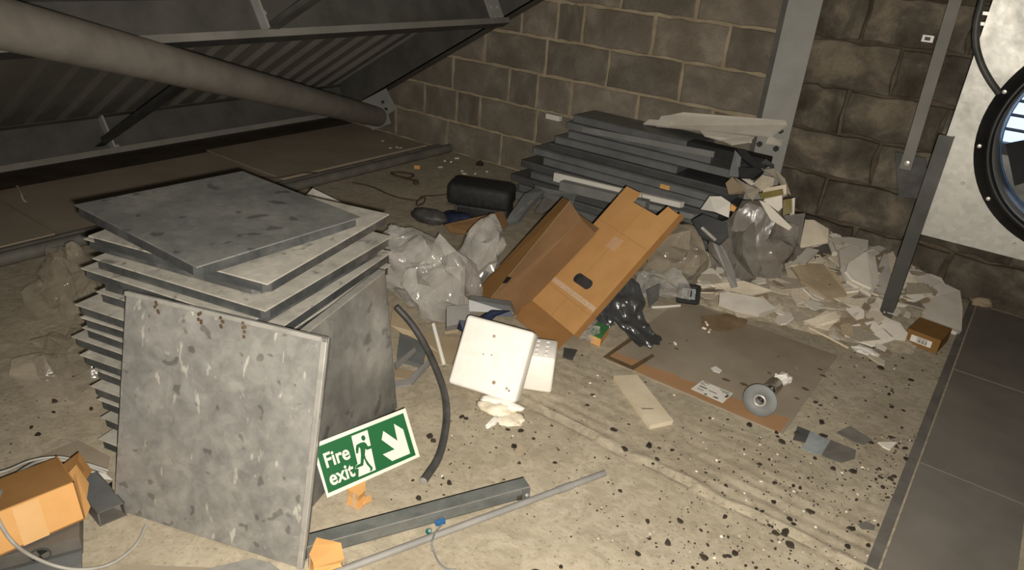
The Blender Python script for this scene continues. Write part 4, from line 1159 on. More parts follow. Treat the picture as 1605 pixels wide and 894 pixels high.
MB().slab([(-2.134, 2.958, 0.06), (-2.118, 2.985, 0.12), (-2.127, 3.116, 0.2), (-2.107, 3.182, 0.22), (-2.049, 3.185, 0.22), (-2.047, 3.074, 0.18), (-2.062, 2.983, 0.1)], 0.03).build('curved_arm', 'slate_coated', t)
MB().slab([(-2.107, 3.182, 0.22), (-2.13, 3.212, 0.23), (-2.056, 3.244, 0.22), (-1.93, 3.349, 0.2), (-1.902, 3.275, 0.18), (-2.038, 3.222, 0.2)], 0.03).build('rail', 'charcoal_coated', t)
MB().slab([(-2.077, 3.158, 0.1), (-2.1, 3.271, 0.15), (-2.056, 3.318, 0.17), (-2.008, 3.347, 0.15), (-2.046, 3.189, 0.09)], 0.02).build('grey_disc', 'grey_scrap', t)
MB().slab([(-2.055, 2.949, 0.15), (-2.074, 3.03, 0.165), (-2.057, 3.025, 0.16), (-2.039, 2.945, 0.145)], 0.004).build('bright_patch', 'galvanised_rim', t)
MB().slab([(-2.047, 3.031, 0.19), (-2.047, 3.082, 0.2), (-2.032, 3.073, 0.195), (-2.033, 3.023, 0.185)], 0.004).build('bright_patch', 'galvanised_rim', t)
t = thing('white_paper', (-3.097, 2.592, 0), 'white folded paper sheet sticking up behind the stack', 'paper')
MB().slab([(-2.615, 2.032, 0.3), (-2.592, 2.06, 0.34), (-2.314, 2.025, 0.34), (-2.26, 2.031, 0.3), (-2.429, 1.96, 0.3)], 0.002).build('sheet', 'paper_white', t)
bag('plastic_bag', (-2.082, 2.08, 0.22), (0.06, 0.05, 0.10), 21, 'clear_polythene', 'small bluish clear plastic corner poking from the stack side', (0, 0, 0), 0.3)

# clutter between the stack and the polystyrene
wpoly('grey_tray', [(-1.745, 1.779, 0.03), (-1.605, 1.778, 0.03), (-1.525, 1.676, 0.02), (-1.631, 1.647, 0.02)], 0.02, 'slate_coated', 'flat slate grey plastic tray right of the stack foot', 'tray')
t = thing('grey_bracket', (-1.499, 1.638, 0), 'bent light grey plastic bracket beside the stack foot', 'bracket')
MB().slab([(-1.59, 1.593, 0.035), (-1.618, 1.728, 0.035), (-1.598, 1.715, 0.035), (-1.56, 1.573, 0.035)], 0.008).build('short_arm', 'conduit_grey', t)
MB().slab([(-1.528, 1.538, 0.015), (-1.504, 1.578, 0.015), (-1.54, 1.723, 0.02), (-1.515, 1.709, 0.02), (-1.476, 1.565, 0.01), (-1.508, 1.518, 0.01)], 0.008).build('long_arm', 'conduit_grey', t)
wpoly('tan_card', [(-1.878, 1.869, 0.06), (-1.68, 1.793, 0.05), (-1.531, 1.776, 0.02), (-1.699, 1.778, 0.02), (-1.782, 1.763, 0.05)], 0.004, 'cardboard_tan', 'curved tan card sheet under the hose', 'cardboard')
wpoly('tan_card', [(-1.609, 1.612, 0.004), (-1.509, 1.649, 0.004), (-1.505, 1.595, 0.004), (-1.558, 1.562, 0.004)], 0.003, 'cardboard_tan', 'small tan card piece under the grey bracket', 'cardboard')
wpoly('tan_card', [(-1.701, 1.852, 0.012), (-1.562, 1.932, 0.012), (-1.481, 1.81, 0.012), (-1.463, 1.753, 0.012), (-1.545, 1.686, 0.012)], 0.004, 'cardboard_tan', 'pale tan card behind the white stick', 'cardboard')
wpoly('tan_card', [(-1.661, 1.958, 0.05), (-1.621, 1.998, 0.05), (-1.587, 1.945, 0.02), (-1.618, 1.9, 0.02)], 0.004, 'cardboard_tan', 'short tan card stub under the front plastic bag', 'cardboard')
t = thing('white_stick', (-1.516, 1.772, 0), 'white plastic stick standing out below the plastic bag', 'stick')
a, b = Vector((-1.611, 1.821, 0.1)), Vector((-1.478, 1.739, 0.012))
MB().tube([a, a.lerp(b, .5), b], 0.0075, 8).build('stick', 'paper_white', t)
wpoly('green_scrap', [(-1.567, 1.824, 0.012), (-1.558, 1.847, 0.012), (-1.515, 1.787, 0.008), (-1.474, 1.756, 0.006), (-1.479, 1.733, 0.006)], 0.003, 'green_card', 'thin green plastic scrap beside the white stick', 'scrap')
wpoly('navy_strap', [(-1.443, 1.877, 0.16), (-1.428, 1.947, 0.18), (-1.387, 2.007, 0.17), (-1.37, 2.012, 0.15), (-1.422, 1.967, 0.15), (-1.425, 1.902, 0.13)], 0.006, 'navy_plastic', 'navy strap arching behind the polystyrene slab', 'strap')
wpoly('navy_strap', [(-1.56, 1.915, 0.1), (-1.53, 1.93, 0.1), (-1.527, 1.906, 0.06), (-1.566, 1.91, 0.06)], 0.006, 'navy_plastic', 'navy strap end left of the polystyrene slab', 'strap')
wpoly('grey_housing', [(-1.597, 2.014, 0.14), (-1.446, 2.089, 0.14), (-1.439, 2.111, 0.1), (-1.581, 1.998, 0.1)], 0.05, 'slate_coated', 'grey plastic housing under the brown box end', 'housing')
wpoly('grey_housing', [(-1.648, 1.939, 0.12), (-1.593, 2.01, 0.12), (-1.541, 1.963, 0.08), (-1.596, 1.883, 0.07)], 0.04, 'conduit_grey', 'rounded light grey housing below the plastic bag', 'housing')
bag('plastic_bag', (-1.203, 2.303, 0.04), (0.05, 0.06, 0.05), 31, 'clear_polythene', 'small ball of clear film under the tan box corner', (0, 0, 0), 0.4, zmin=0.004)
t = thing('green_carton', (-1.17, 2.345, 0), 'small carton with green top beside the black film', 'carton')
a, b = Vector((-1.185, 2.288, 0)), Vector((-1.129, 2.286, 0))
k1 = Vector((-1.213, 2.407, 0)) - a
MB().hexa(a, b - a, k1, (0, 0, 0.035)).build('body', 'cardboard_orange', t)
MB().hexa(a + Vector((0, 0, 0.035)), b - a, k1, (0, 0, 0.003)).build('green_top', 'green_card', t)
wpoly('tan_card', [(-1.244, 2.197, 0.008), (-1.245, 2.297, 0.02), (-1.186, 2.325, 0.02), (-1.156, 2.239, 0.006), (-1.195, 2.187, 0.006)], 0.003, 'cardboard_wet', 'grey card scrap at the foot of the tan box', 'cardboard')
wpoly('dark_scrap', [(-1.227, 2.17, 0.006), (-1.179, 2.195, 0.006), (-1.152, 2.114, 0.004), (-1.192, 2.108, 0.004)], 0.003, 'slate_scrap', 'dark rubber scrap on the floor near the polystyrene', 'scrap')
t = thing('black_socket', (-1.079, 3.024, 0), 'black square plastic socket with a broken grey centre', 'socket')
pc = Vector((-1.04, 2.926, 0.045))
Rk = Matrix.Rotation(0.5, 3, 'Z') @ Matrix.Rotation(0.9, 3, 'X')
m = MB()
for (x, z, sx, sz) in ((-0.042, 0, 0.02, 0.085), (0.042, 0, 0.02, 0.085), (0, 0.036, 0.085, 0.018), (0, -0.036, 0.085, 0.018)):
    m.cbox(pc + Rk @ Vector((x, z, 0)), (sx, sz, 0.03), 0.004, Rk)
m.build('frame', 'fan_black', t)
MB().cbox(pc + Rk @ Vector((0, 0, -0.008)), (0.066, 0.056, 0.01), 0.002, Rk).build('centre', 'blue_grey_scrap', t)
MB().cbox(pc + Rk @ Vector((0.005, 0.002, 0.0)), (0.02, 0.03, 0.014), 0.003, Rk).build('broken_pin', 'fan_black', t)
t = thing('white_rod', (-1.09, 2.819, 0), 'thin white plastic rod lying left of the black socket', 'rod')
MB().tube([(-1.13, 2.748, 0.008), (-1.084, 2.804, 0.008), (-1.044, 2.861, 0.008)], 0.006, 8).build('rod', 'paper_white', t)
wpoly('dark_plate', [(-1.162, 2.728, 0.09), (-1.122, 2.774, 0.12), (-1.111, 2.759, 0.05), (-1.129, 2.717, 0.02)], 0.005, 'slate_scrap', 'dark grey plate standing between black film and cream bag', 'plate')
t = thing('grey_strip', (-0.892, 3.169, 0.05), 'bent grey plastic strip hanging over the grey sack', 'strip')
MB().slab([(-1.043, 3, 0.348), (-1.018, 3, 0.343), (-0.927, 2.95, 0.294), (-0.854, 2.9, 0.233), (-0.825, 2.9, 0.166), (-0.848, 2.9, 0.152), (-0.89, 2.92, 0.205), (-0.976, 2.96, 0.281)], 0.006).build('strip', 'conduit_grey', t)
wpoly('dark_disc', [(-1.111, 2.98, 0.374), (-1.081, 3.02, 0.4), (-0.964, 3.02, 0.39), (-0.935, 2.98, 0.355), (-0.952, 2.94, 0.319), (-1.052, 2.94, 0.337)], 0.02, 'charcoal_coated', 'round dark lid wedged on the cream plastic bag', 'lid')
tag(MB().tube([(-1.042, 2.93, 0.37), (-0.969, 2.93, 0.332)], 0.009, 10).build('metal_tube', 'galvanised_rim', None, True), 'short bright metal tube lying across the dark lid', 'tube')
wpoly('white_paper', [(-1.126, 3.1, 0.392), (-1.104, 3.12, 0.456), (-1.051, 3.12, 0.47), (-0.996, 3.1, 0.459), (-0.974, 3.05, 0.407), (-1.045, 3.06, 0.412)], 0.004, 'paper_white', 'crumpled white paper on the grey sack', 'paper')
wpoly('orange_peg', [(-0.985, 3.08, 0.46), (-0.959, 3.08, 0.449), (-0.966, 3.08, 0.429), (-0.985, 3.08, 0.43)], 0.012, 'cardboard_orange', 'small orange peg beside the crumpled paper', 'peg')
# gasket loop and card scraps right of the dark panels
t = thing('rubber_gasket', (-1.098, 3.5, 0.514), 'black rubber gasket loop at the right end of the panels', 'gasket')
def band(p, q, w, th, name, mat, par):
    MB().slab([p, q, Vector(q) + Vector(w), Vector(p) + Vector(w)], th).build(name, mat, par)
MB().slab([(-1.158, 3.52, 0.6), (-1.109, 3.52, 0.602), (-1.04, 3.5, 0.56), (-0.995, 3.48, 0.533), (-1.041, 3.48, 0.538), (-1.12, 3.5, 0.567)], 0.03).build('upper_band', 'black_foam', t)
MB().slab([(-1.112, 3.46, 0.528), (-1.035, 3.46, 0.543), (-0.99, 3.46, 0.538), (-1.023, 3.44, 0.493), (-1.092, 3.44, 0.485)], 0.03).build('lower_band', 'black_foam', t)
MB().slab([(-1.159, 3.5, 0.597), (-1.12, 3.5, 0.567), (-1.101, 3.46, 0.479), (-1.15, 3.46, 0.473)], 0.02).build('side_band', 'charcoal_coated', t)
cp = 'card and plaster scraps above the grey sack'
wpoly('card_scrap', [(-1.104, 3.3, 0.482), (-1.091, 3.34, 0.509), (-1.003, 3.3, 0.467), (-1.005, 3.28, 0.465), (-1.065, 3.26, 0.447)], 0.006, 'cardboard_tan', 'tan card scrap beside the end of the dark panels', 'cardboard', cp)
wpoly('card_scrap', [(-1.078, 3.34, 0.509), (-1.01, 3.34, 0.488), (-0.944, 3.32, 0.487), (-0.947, 3.26, 0.447), (-0.989, 3.28, 0.463)], 0.006, 'plaster_beige', 'pointed beige board scrap over the grey sack', 'board', cp)
wpoly('card_scrap', [(-1.006, 3.4, 0.483), (-0.983, 3.44, 0.525), (-0.923, 3.44, 0.524), (-0.911, 3.4, 0.501), (-0.952, 3.36, 0.473)], 0.006, 'plaster_beige', 'beige board scrap right of the gasket', 'board', cp)
wpoly('card_scrap', [(-1.066, 3.4, 0.493), (-1.023, 3.4, 0.501), (-0.995, 3.38, 0.493), (-1.004, 3.38, 0.478)], 0.005, 'plaster_white', 'tiny white board scrap under the gasket', 'board', cp)
wpoly('dark_scrap', [(-1.039, 3.56, 0.546), (-1.025, 3.58, 0.568), (-0.979, 3.58, 0.55), (-0.967, 3.56, 0.537)], 0.006, 'slate_scrap', 'dark triangular scrap against the steel column', 'scrap', cp)
wpoly('pale_strip', [(-1.02, 3.56, 0.518), (-0.97, 3.56, 0.537), (-0.902, 3.54, 0.506), (-0.844, 3.5, 0.445), (-0.867, 3.5, 0.452), (-0.932, 3.52, 0.502)], 0.006, 'plaster_beige', 'curved pale strip below the column', 'strip', cp)
t = thing('taped_carton', (-0.897, 3.4, 0.441), 'white carton with olive tape leaning on the grey sack', 'carton')
MB().slab([(-0.95, 3.38, 0.476), (-0.854, 3.4, 0.518), (-0.836, 3.38, 0.481), (-0.918, 3.34, 0.436)], 0.02).build('upper_board', 'plaster_beige', t)
MB().slab([(-0.95, 3.345, 0.461), (-0.855, 3.365, 0.504), (-0.843, 3.355, 0.481), (-0.93, 3.335, 0.441)], 0.003).build('olive_tape', 'olive_tape', t)
MB().slab([(-0.921, 3.33, 0.438), (-0.847, 3.35, 0.478), (-0.828, 3.33, 0.429), (-0.838, 3.32, 0.407)], 0.02).build('lower_board', 'plaster_white', t)
MB().slab([(-0.933, 3.31, 0.439), (-0.896, 3.31, 0.437), (-0.748, 3.26, 0.372), (-0.756, 3.25, 0.357), (-0.849, 3.27, 0.375)], 0.01).build('long_board', 'plaster_white', t)
MB().slab([(-0.839, 3.36, 0.456), (-0.809, 3.38, 0.466), (-0.787, 3.36, 0.405), (-0.819, 3.34, 0.388)], 0.02).build('side_tape', 'olive_tape', t)
MB().slab([(-0.808, 3.39, 0.464), (-0.8, 3.4, 0.467), (-0.777, 3.37, 0.399), (-0.782, 3.36, 0.397)], 0.02).build('side_board', 'plaster_white', t)
wpoly('grey_board', [(-0.831, 3.4, 0.37), (-0.751, 3.46, 0.39), (-0.716, 3.38, 0.247), (-0.762, 3.36, 0.291)], 0.008, 'grey_scrap', 'dull grey-green board between grey sack and beige tile', 'board', cp)
t = thing('beige_tile', (-0.67, 3.4, 0.314), 'beige square tile with a clipped corner leaning in the rubble', 'tile')
MB().slab([(-0.752, 3.5, 0.347), (-0.714, 3.51, 0.353), (-0.638, 3.5, 0.332), (-0.613, 3.44, 0.288), (-0.714, 3.4, 0.242), (-0.722, 3.4, 0.246)], 0.010).build('tile', 'plaster_beige', t)

# ================================================================ FLAT CARDBOARD SHEET AND WHAT LIES ON IT
def sheet():
    e = thing('cardboard_sheet', (-0.689, 2.471, 0), 'large stained flat cardboard sheet lying on the concrete floor', 'cardboard')
    y0, y1, x0, x1 = 2.215, 2.93, -1.075, -0.365
    NX, NY = 24, 24
    zt = lambda q: 0.0032 - 0.0022 * (q - y0) / (y1 - y0)
    vs, fs = [], []
    for j in range(NY + 1):
        for i in range(NX + 1):
            x = x0 + (x1 - x0) * i / NX; yy = y0 + (y1 - y0) * j / NY
            ex = 0.006 * noise.noise((x * 9, yy * 9, 1)) if i in (0, NX) or j in (0, NY) else 0
            lift = zt(yy) + 0.0004 * noise.noise((x * 4, yy * 4, 3))
            vs.append((x + ex, yy + ex, max(0.0008, lift)))
    n = NX + 1
    for j in range(NY):
        for i in range(NX):
            fs.append((j * n + i, j * n + i + 1, (j + 1) * n + i + 1, (j + 1) * n + i))
    base = len(vs)
    vs += [(a, b, -0.002) for a, b, c in vs]
    rim = [i for i in range(n)] + [j * n + NX for j in range(1, n)] + [NY * n + i for i in range(NX - 1, -1, -1)] + [j * n for j in range(NY - 1, 0, -1)]
    fs += [(rim[k], rim[(k + 1) % len(rim)], base + rim[(k + 1) % len(rim)], base + rim[k]) for k in range(len(rim))]
    MB().add(vs, fs).build('sheet', 'cardboard_wet', e)
    def strip(pts, name, mat, h=0.0086):
        MB().slab([(p[0], p[1], zt(p[1]) + 0.0006 + (h - 0.0075) * 0.4) for p in pts], 0.0006, (0, 0, -1)).build(name, mat, e)
    # less soiled border along two edges and the folded corner
    NB = 14
    o_ = [(x0 + 0.01 + (x1 - x0 - 0.02) * k / NB, y0 + 0.004) for k in range(NB + 1)]
    i_ = [(x0 + 0.01 + (x1 - x0 - 0.02) * k / NB, y0 + 0.075 + 0.03 * k / NB + 0.018 * noise.noise((k * 0.9, 2, 0))) for k in range(NB + 1)]
    strip(o_ + i_[::-1], 'clean_border', 'cardboard_rim', 0.0075)
    strip([(-1.077, 2.222, 0), (-1.073, 2.515, 0), (-1.051, 2.507, 0), (-1.061, 2.244, 0), (-0.961, 2.243, 0), (-0.944, 2.383, 0), (-0.927, 2.373, 0), (-0.942, 2.217, 0)], 'torn_edge', 'stain', 0.0092)
    strip([(-0.936, 2.844, 0), (-0.855, 2.959, 0), (-0.763, 2.967, 0), (-0.745, 2.887, 0), (-0.807, 2.763, 0), (-0.887, 2.746, 0)], 'rust_stain', 'cardboard_stained', 0.0082)
    rs = random.Random(5)
    spots = [((-0.644, 2.41, 0), .018), ((-0.58, 2.428, 0), .017), ((-0.534, 2.582, 0), .010), ((-0.395, 2.477, 0), .012), ((-0.391, 2.566, 0), .016), ((-0.889, 2.492, 0), .012), ((-0.927, 2.511, 0), .008), ((-0.887, 2.586, 0), .007), ((-0.365, 2.717, 0), .014), ((-0.549, 2.738, 0), .006), ((-0.389, 2.759, 0), .012)]
    for p, w in spots:
        g0 = rs.uniform(0, 6)
        pts = [(p[0] + w * rs.uniform(.7, 1.1) * cos(g0 + k * pi / 4), p[1] + 0.6 * w * rs.uniform(.7, 1.1) * sin(g0 + k * pi / 4)) for k in range(8)]
        strip(pts, 'damp_spot', 'stain', 0.0088)
    # shipping label
    L4 = [Vector((-0.71, 2.338, 0.005)), Vector((-0.588, 2.336, 0.005)), Vector((-0.593, 2.249, 0.005)), Vector((-0.719, 2.253, 0.005))]
    lab = MB().slab(L4, 0.0008, (0, 0, -1)).build('shipping_label', 'paper_white', e)
    fu = lambda a, b: L4[0].lerp(L4[1], a).lerp(L4[3].lerp(L4[2], a), b)
    def bar(a0, a1, b0, b1, mat='print_ink'):
        MB().slab([fu(a0, b0) + Vector((0, 0, .0006)), fu(a1, b0) + Vector((0, 0, .0006)), fu(a1, b1) + Vector((0, 0, .0006)), fu(a0, b1) + Vector((0, 0, .0006))], 0.0004, (0, 0, -1)).build('printed_line', mat, lab)
    for q in ((.07, .26, .06, .11), (.03, .12, .17, .21), (.05, .22, .27, .31), (.09, .34, .46, .54), (.40, .66, .52, .57), (.62, .95, .10, .14), (.72, .92, .20, .24), (.90, .97, .28, .55), (.10, .30, .70, .73), (.12, .32, .78, .80)):
        bar(*q)
    bar(.40, .48, .88, .98, 'print_green'); bar(.66, .80, .80, .90)
    return e
sheet()
wpoly('paper_scrap', [(-0.719, 2.436, 0.012), (-0.71, 2.464, 0.012), (-0.678, 2.45, 0.012), (-0.678, 2.425, 0.012), (-0.702, 2.421, 0.012)], 0.002, 'paper_white', 'small torn white paper scrap on the cardboard sheet', 'paper')
for k, (a, b) in enumerate((((-0.889, 2.786, 0.012), (-0.871, 2.764, 0.012)), ((-0.878, 2.725, 0.012), (-0.861, 2.726, 0.012)), ((-0.846, 2.733, 0.012), (-0.841, 2.707, 0.012)), ((-0.912, 2.518, 0.012), (-0.901, 2.508, 0.012)))):
    tag(MB().tube([a, b], 0.005, 6).build('white_chip', 'plaster_white'), 'tiny white chip lying on the cardboard sheet', 'chip', 'white chips on the cardboard sheet')

# flanged metal spigot
t = thing('flanged_spigot', (-0.485, 2.342, 0), 'shiny metal tube with a round grey flange on the cardboard sheet', 'pipe fitting')
fc = Vector((-0.476, 2.268, 0.062))
ax = (Vector((-0.478, 2.515, 0.028)) - fc).normalized()
MB().lathe([(0.020, -0.003), (0.058, -0.003), (0.060, 0.0), (0.058, 0.003), (0.020, 0.003)], fc, ax, 40, True).build('flange', 'zinc_flange', t, True)
MB().lathe([(0.0205, -0.006), (0.0165, -0.006), (0.0155, 0.0), (0.0165, 0.10), (0.0205, 0.10), (0.022, 0.004), (0.0235, -0.002)], fc, ax, 32, True).build('collar', 'bolt_zinc', t, True)
MB().lathe([(0.028, 0.004), (0.028, 0.19), (0.025, 0.19), (0.025, 0.004)], fc, ax, 32, True).build('tube', 'chrome', t, True)
MB().lathe([(0.0, 0.03), (0.0158, 0.03), (0.0158, 0.035), (0, 0.035)], fc, ax, 24).build('dark_bore', 'fan_black', t)
bag('foam_wrap', (-0.469, 2.531, 0.03), (0.035, 0.035, 0.025), 41, 'paper_white', 'crushed white foam wrap at the end of the metal tube', (0, 0, 0), 0.25, zmin=0.009, cat='foam')
# pale batten
t = thing('timber_batten', (-0.822, 2.071, 0), 'pale timber batten lying on the floor beside the cardboard sheet', 'batten')
a, b, c, d_ = Vector((-0.723, 1.926, 0.018)), Vector((-0.677, 2.007, 0.018)), Vector((-0.908, 2.18, 0.018)), Vector((-0.968, 2.111, 0.018))
MB().slab([a, b, c, d_], 0.018, (0, 0, -1)).build('plank', 'timber_pale', t)
MB().slab([a.lerp(d_, .30) + Vector((0.01, 0.008, .0006)), a.lerp(d_, .34) + Vector((0.05, 0.03, .0006)), a.lerp(d_, .36) + Vector((0.05, 0.03, .0006)), a.lerp(d_, .33) + Vector((0.01, 0.008, .0006))], 0.0004, (0, 0, -1)).build('scratch', 'plaster_brown', t)
# small parcel
t = thing('small_carton', (-0.111, 3.27, 0), 'small brown carton with a barcode label near the steel post', 'carton')
a, b = Vector((-0.176, 3.274, 0)), Vector((-0.042, 3.257, 0))
u = (b - a).normalized(); back = Vector((0, 0, 1)).cross(u); up = Vector((0, 0, 1))
w_ = (b - a).length
MB().cbox(a + u * w_ / 2 + back * 0.085 + up * 0.034, (w_, 0.17, 0.066), 0.003, Matrix((u, back, up)).transposed()).build('body', 'cardboard_parcel', t)
lb = MB().hexa(a + u * (w_ * .17) + up * 0.018 - back * 0.0008, u * (w_ * .62), up * 0.030, back * 0.0006).build('barcode_label', 'paper_white', t)
for k in range(9):
    MB().hexa(a + u * (w_ * .36 + k * 0.0045) + up * 0.022 - back * 0.0013, u * (0.0012 + 0.0012 * (k % 3)), up * 0.016, back * 0.0004).build('bar', 'print_ink', lb)
MB().hexa(a + u * (w_ * .35) + up * 0.0415 - back * 0.0013, u * (w_ * .3), up * 0.0025, back * 0.0004).build('printed_line', 'print_ink', lb)
# crumpled paper and stick
bag('crumpled_paper', (-0.281, 3.04, 0.012), (0.055, 0.035, 0.016), 43, 'paper_white', 'crumpled white paper at the end of the thin stick', (0, 0, -0.4), 0.4, npts=50, zmin=0.002, cat='paper')
tag(MB().tube([(-0.526, 3.073, 0.012), (-0.431, 3.047, 0.01), (-0.344, 3.017, 0.008)], 0.0055, 8).build('thin_stick', 'timber_pale', None, True), 'thin pale wooden stick lying below the rubble', 'stick')

# scraps on the floor to the right
wpoly('plastic_scrap', [(-0.339, 2.297, 0.006), (-0.296, 2.3, 0.005), (-0.29, 2.222, 0.004), (-0.328, 2.211, 0.004)], 0.003, 'slate_scrap', 'dark end of torn tape on the floor', 'tape')
wpoly('plastic_scrap', [(-0.296, 2.298, 0.006), (-0.262, 2.292, 0.006), (-0.227, 2.296, 0.006), (-0.225, 2.197, 0.004), (-0.245, 2.182, 0.004), (-0.291, 2.181, 0.004), (-0.29, 2.219, 0.006)], 0.002, 'blue_grey_scrap', 'blue-grey torn tape piece on the floor', 'tape')
wpoly('plastic_scrap', [(-0.226, 2.291, 0.009), (-0.189, 2.291, 0.01), (-0.144, 2.295, 0.008), (-0.137, 2.251, 0.006), (-0.167, 2.191, 0.008), (-0.212, 2.184, 0.008), (-0.228, 2.191, 0.006)], 0.004, 'grey_scrap', 'curled grey film at the end of the torn tape', 'film')
wpoly('plastic_scrap', [(-0.223, 2.356, 0.006), (-0.194, 2.421, 0.012), (-0.15, 2.406, 0.01), (-0.114, 2.399, 0.006), (-0.135, 2.347, 0.006), (-0.167, 2.338, 0.008)], 0.003, 'grey_scrap', 'dusty grey film scrap above the torn tape', 'film')
wpoly('white_chip', [(-0.097, 2.4, 0.006), (-0.044, 2.449, 0.006), (-0.055, 2.383, 0.006), (-0.078, 2.385, 0.006)], 0.005, 'plaster_white', 'clean white triangular chip near the cover plates', 'chip')
wpoly('grey_pebble', [(-0.053, 1.931, 0.006), (-0.037, 1.959, 0.008), (-0.012, 1.96, 0.006), (-0.011, 1.941, 0.004), (-0.039, 1.923, 0.004)], 0.006, 'grey_scrap', 'flat grey pebble near the bottom right', 'pebble')
wpoly('rust_patch', [(-0.998, 1.532, 0.001), (-0.999, 1.566, 0.001), (-0.978, 1.559, 0.001), (-0.964, 1.53, 0.001), (-0.974, 1.513, 0.001)], 0.001, 'plaster_brown', 'small brown crumb patch on the floor right of the hose', 'crumb')

# wires and crumbs near the far pipes
t = thing('brown_wire', (-2.866, 3.034, 0), 'thin brown wire snaking over the floor to the black case', 'wire')
MB().tube(curve_pts([(-3.306, 2.934, 0.006), (-3.181, 2.967, 0.006), (-2.994, 2.946, 0.006), (-2.896, 2.955, 0.006), (-2.81, 3.002, 0.006), (-2.829, 3.06, 0.012), (-2.786, 3.173, 0.006), (-2.735, 3.245, 0.02)], 6), 0.004, 6).build('wire', 'brown_wire', t, True)
MB().tube(curve_pts([(-2.756, 2.929, 0.006), (-2.806, 2.998, 0.008), (-2.803, 3.055, 0.012), (-2.757, 2.995, 0.006), (-2.744, 2.927, 0.006)], 5), 0.004, 6).build('kink', 'brown_wire', t, True)
tag(MB().tube(curve_pts([(-3.671, 2.531, 0.03), (-3.622, 2.641, 0.02), (-3.598, 2.815, 0.02), (-3.465, 2.908, 0.03)], 6), 0.004, 6).build('brown_wire', 'brown_wire', None, True), 'thin brown wire lying along the far floor boards', 'wire')
t = thing('looped_cord', (-3.165, 3.257, 0), 'small looped brown cord beside the floor pipes', 'cord')
MB().tube(curve_pts([(-3.067, 3.255, 0.008), (-3.18, 3.243, 0.008), (-3.282, 3.246, 0.008), (-3.261, 3.295, 0.012), (-3.171, 3.34, 0.008), (-3.149, 3.269, 0.006), (-3.234, 3.228, 0.006)], 6), 0.006, 6).build('cord', 'brown_wire', t, True)
MB().cbox(Vector((-3.036, 3.222, 0.014)), (0.03, 0.03, 0.028), 0.006).build('end_weight', 'brown_wire', t)
tag(MB().cbox(Vector((-3.26, 3.469, 0.014)), (0.042, 0.026, 0.026), 0.006, Matrix.Rotation(0.4, 3, 'Z')).build('orange_plug', 'cardboard_orange'), 'small orange plug beside the far floor pipes', 'plug')
tag(MB().tube(curve_pts([(-4.244, 1.434, 0.06), (-4.151, 1.413, 0.05), (-4.115, 1.403, 0.03), (-4.089, 1.408, 0.015)], 5), 0.006, 6).build('white_twist', 'plaster_beige', None, True), 'short pale twist of cord at the left floor edge', 'cord')
lump('mortar_lump', (-3.044, 3.873, 0.012), (0.025, 0.02, 0.018), 4, 'dark_flake', 'dark mortar lump at the foot of the block wall', 'lump', 0.2)
for k, p in enumerate(((-3.257, 3.874, 0.004), (-3.032, 3.667, 0.004), (-2.983, 3.636, 0.004), (-2.914, 3.79, 0.004), (-3.219, 3.768, 0.004), (-3.268, 3.756, 0.004), (-3.184, 3.617, 0.004), (-2.936, 3.694, 0.004), (-3.865, 3.736, 0.02), (-3.693, 3.645, 0.02), (-3.649, 3.704, 0.02), (-3.678, 3.694, 0.02))):
    r_ = random.Random(k)
    tag(MB().cbox(Vector(p), (r_.uniform(.01, .035), r_.uniform(.01, .02), .008), .002, Matrix.Rotation(r_.uniform(0, 3), 3, 'Z')).build('white_crumb', 'plaster_white'), 'small white crumb on the floor near the far pipes and wall', 'crumb', 'white crumbs by the far wall')

# ================================================================ RUBBLE OF BROKEN BOARD
def mound_h(x, y):
    # heap between the grey sacks, the wall and the post
    a = max(0.0, 1 - ((x + 0.62) / 0.55) ** 2)
    b = min(1.0, max(0.0, (y - 3.02 - 0.25 * (x + 0.62)) / 0.75))
    return 0.20 * a ** 0.7 * b ** 0.8
vs, fs = [], []
NX, NY = 40, 34
for j in range(NY + 1):
    for i in range(NX + 1):
        x = -1.22 + 1.10 * i / NX; yy = 2.95 + 1.02 * j / NY
        vs.append((x, yy, mound_h(x, yy) * 0.80 + 0.018 * noise.noise((x * 14, yy * 14, 0)) * (mound_h(x, yy) > 0.01) - 0.004))
for j in range(NY):
    for i in range(NX):
        fs.append((j * (NX + 1) + i, j * (NX + 1) + i + 1, (j + 1) * (NX + 1) + i + 1, (j + 1) * (NX + 1) + i))
tag(MB().add(vs, fs).build('rubble_fines', 'rubble_fines', None, True), 'fine crumbled plaster filling the rubble heap by the wall', 'rubble', kind='stuff')

def shard_mesh(k, kind):
    r = random.Random(500 + k)
    n = r.choice((4, 5, 5, 6, 7))
    ang = sorted(r.uniform(0, 2 * pi) for _ in range(n))
    ang = [2 * pi * i / n + r.uniform(-.35, .35) for i in range(n)]
    asp = r.uniform(0.45, 0.9)
    pts = [(cos(a) * r.uniform(.75, 1.15), sin(a) * asp * r.uniform(.75, 1.15)) for a in ang]
    th = r.uniform(0.08, 0.18)
    bend = r.uniform(-.05, .05)
    vs = [(x, y, bend * x * x + th / 2) for x, y in pts] + [(x * 1.02, y * 1.02, bend * x * x - th / 2) for x, y in pts]
    fs = [list(range(n)), list(range(2 * n - 1, n - 1, -1))] + [(i, n + i, n + (i + 1) % n, (i + 1) % n) for i in range(n)]
    return MB().add(vs, fs).mesh('shard', kind)
SH = {m: [shard_mesh(i + 40 * j, m) for i in range(9)] for j, m in enumerate(('plaster_white', 'plaster_beige', 'plaster_brown'))}
rr = random.Random(33)
count = 0
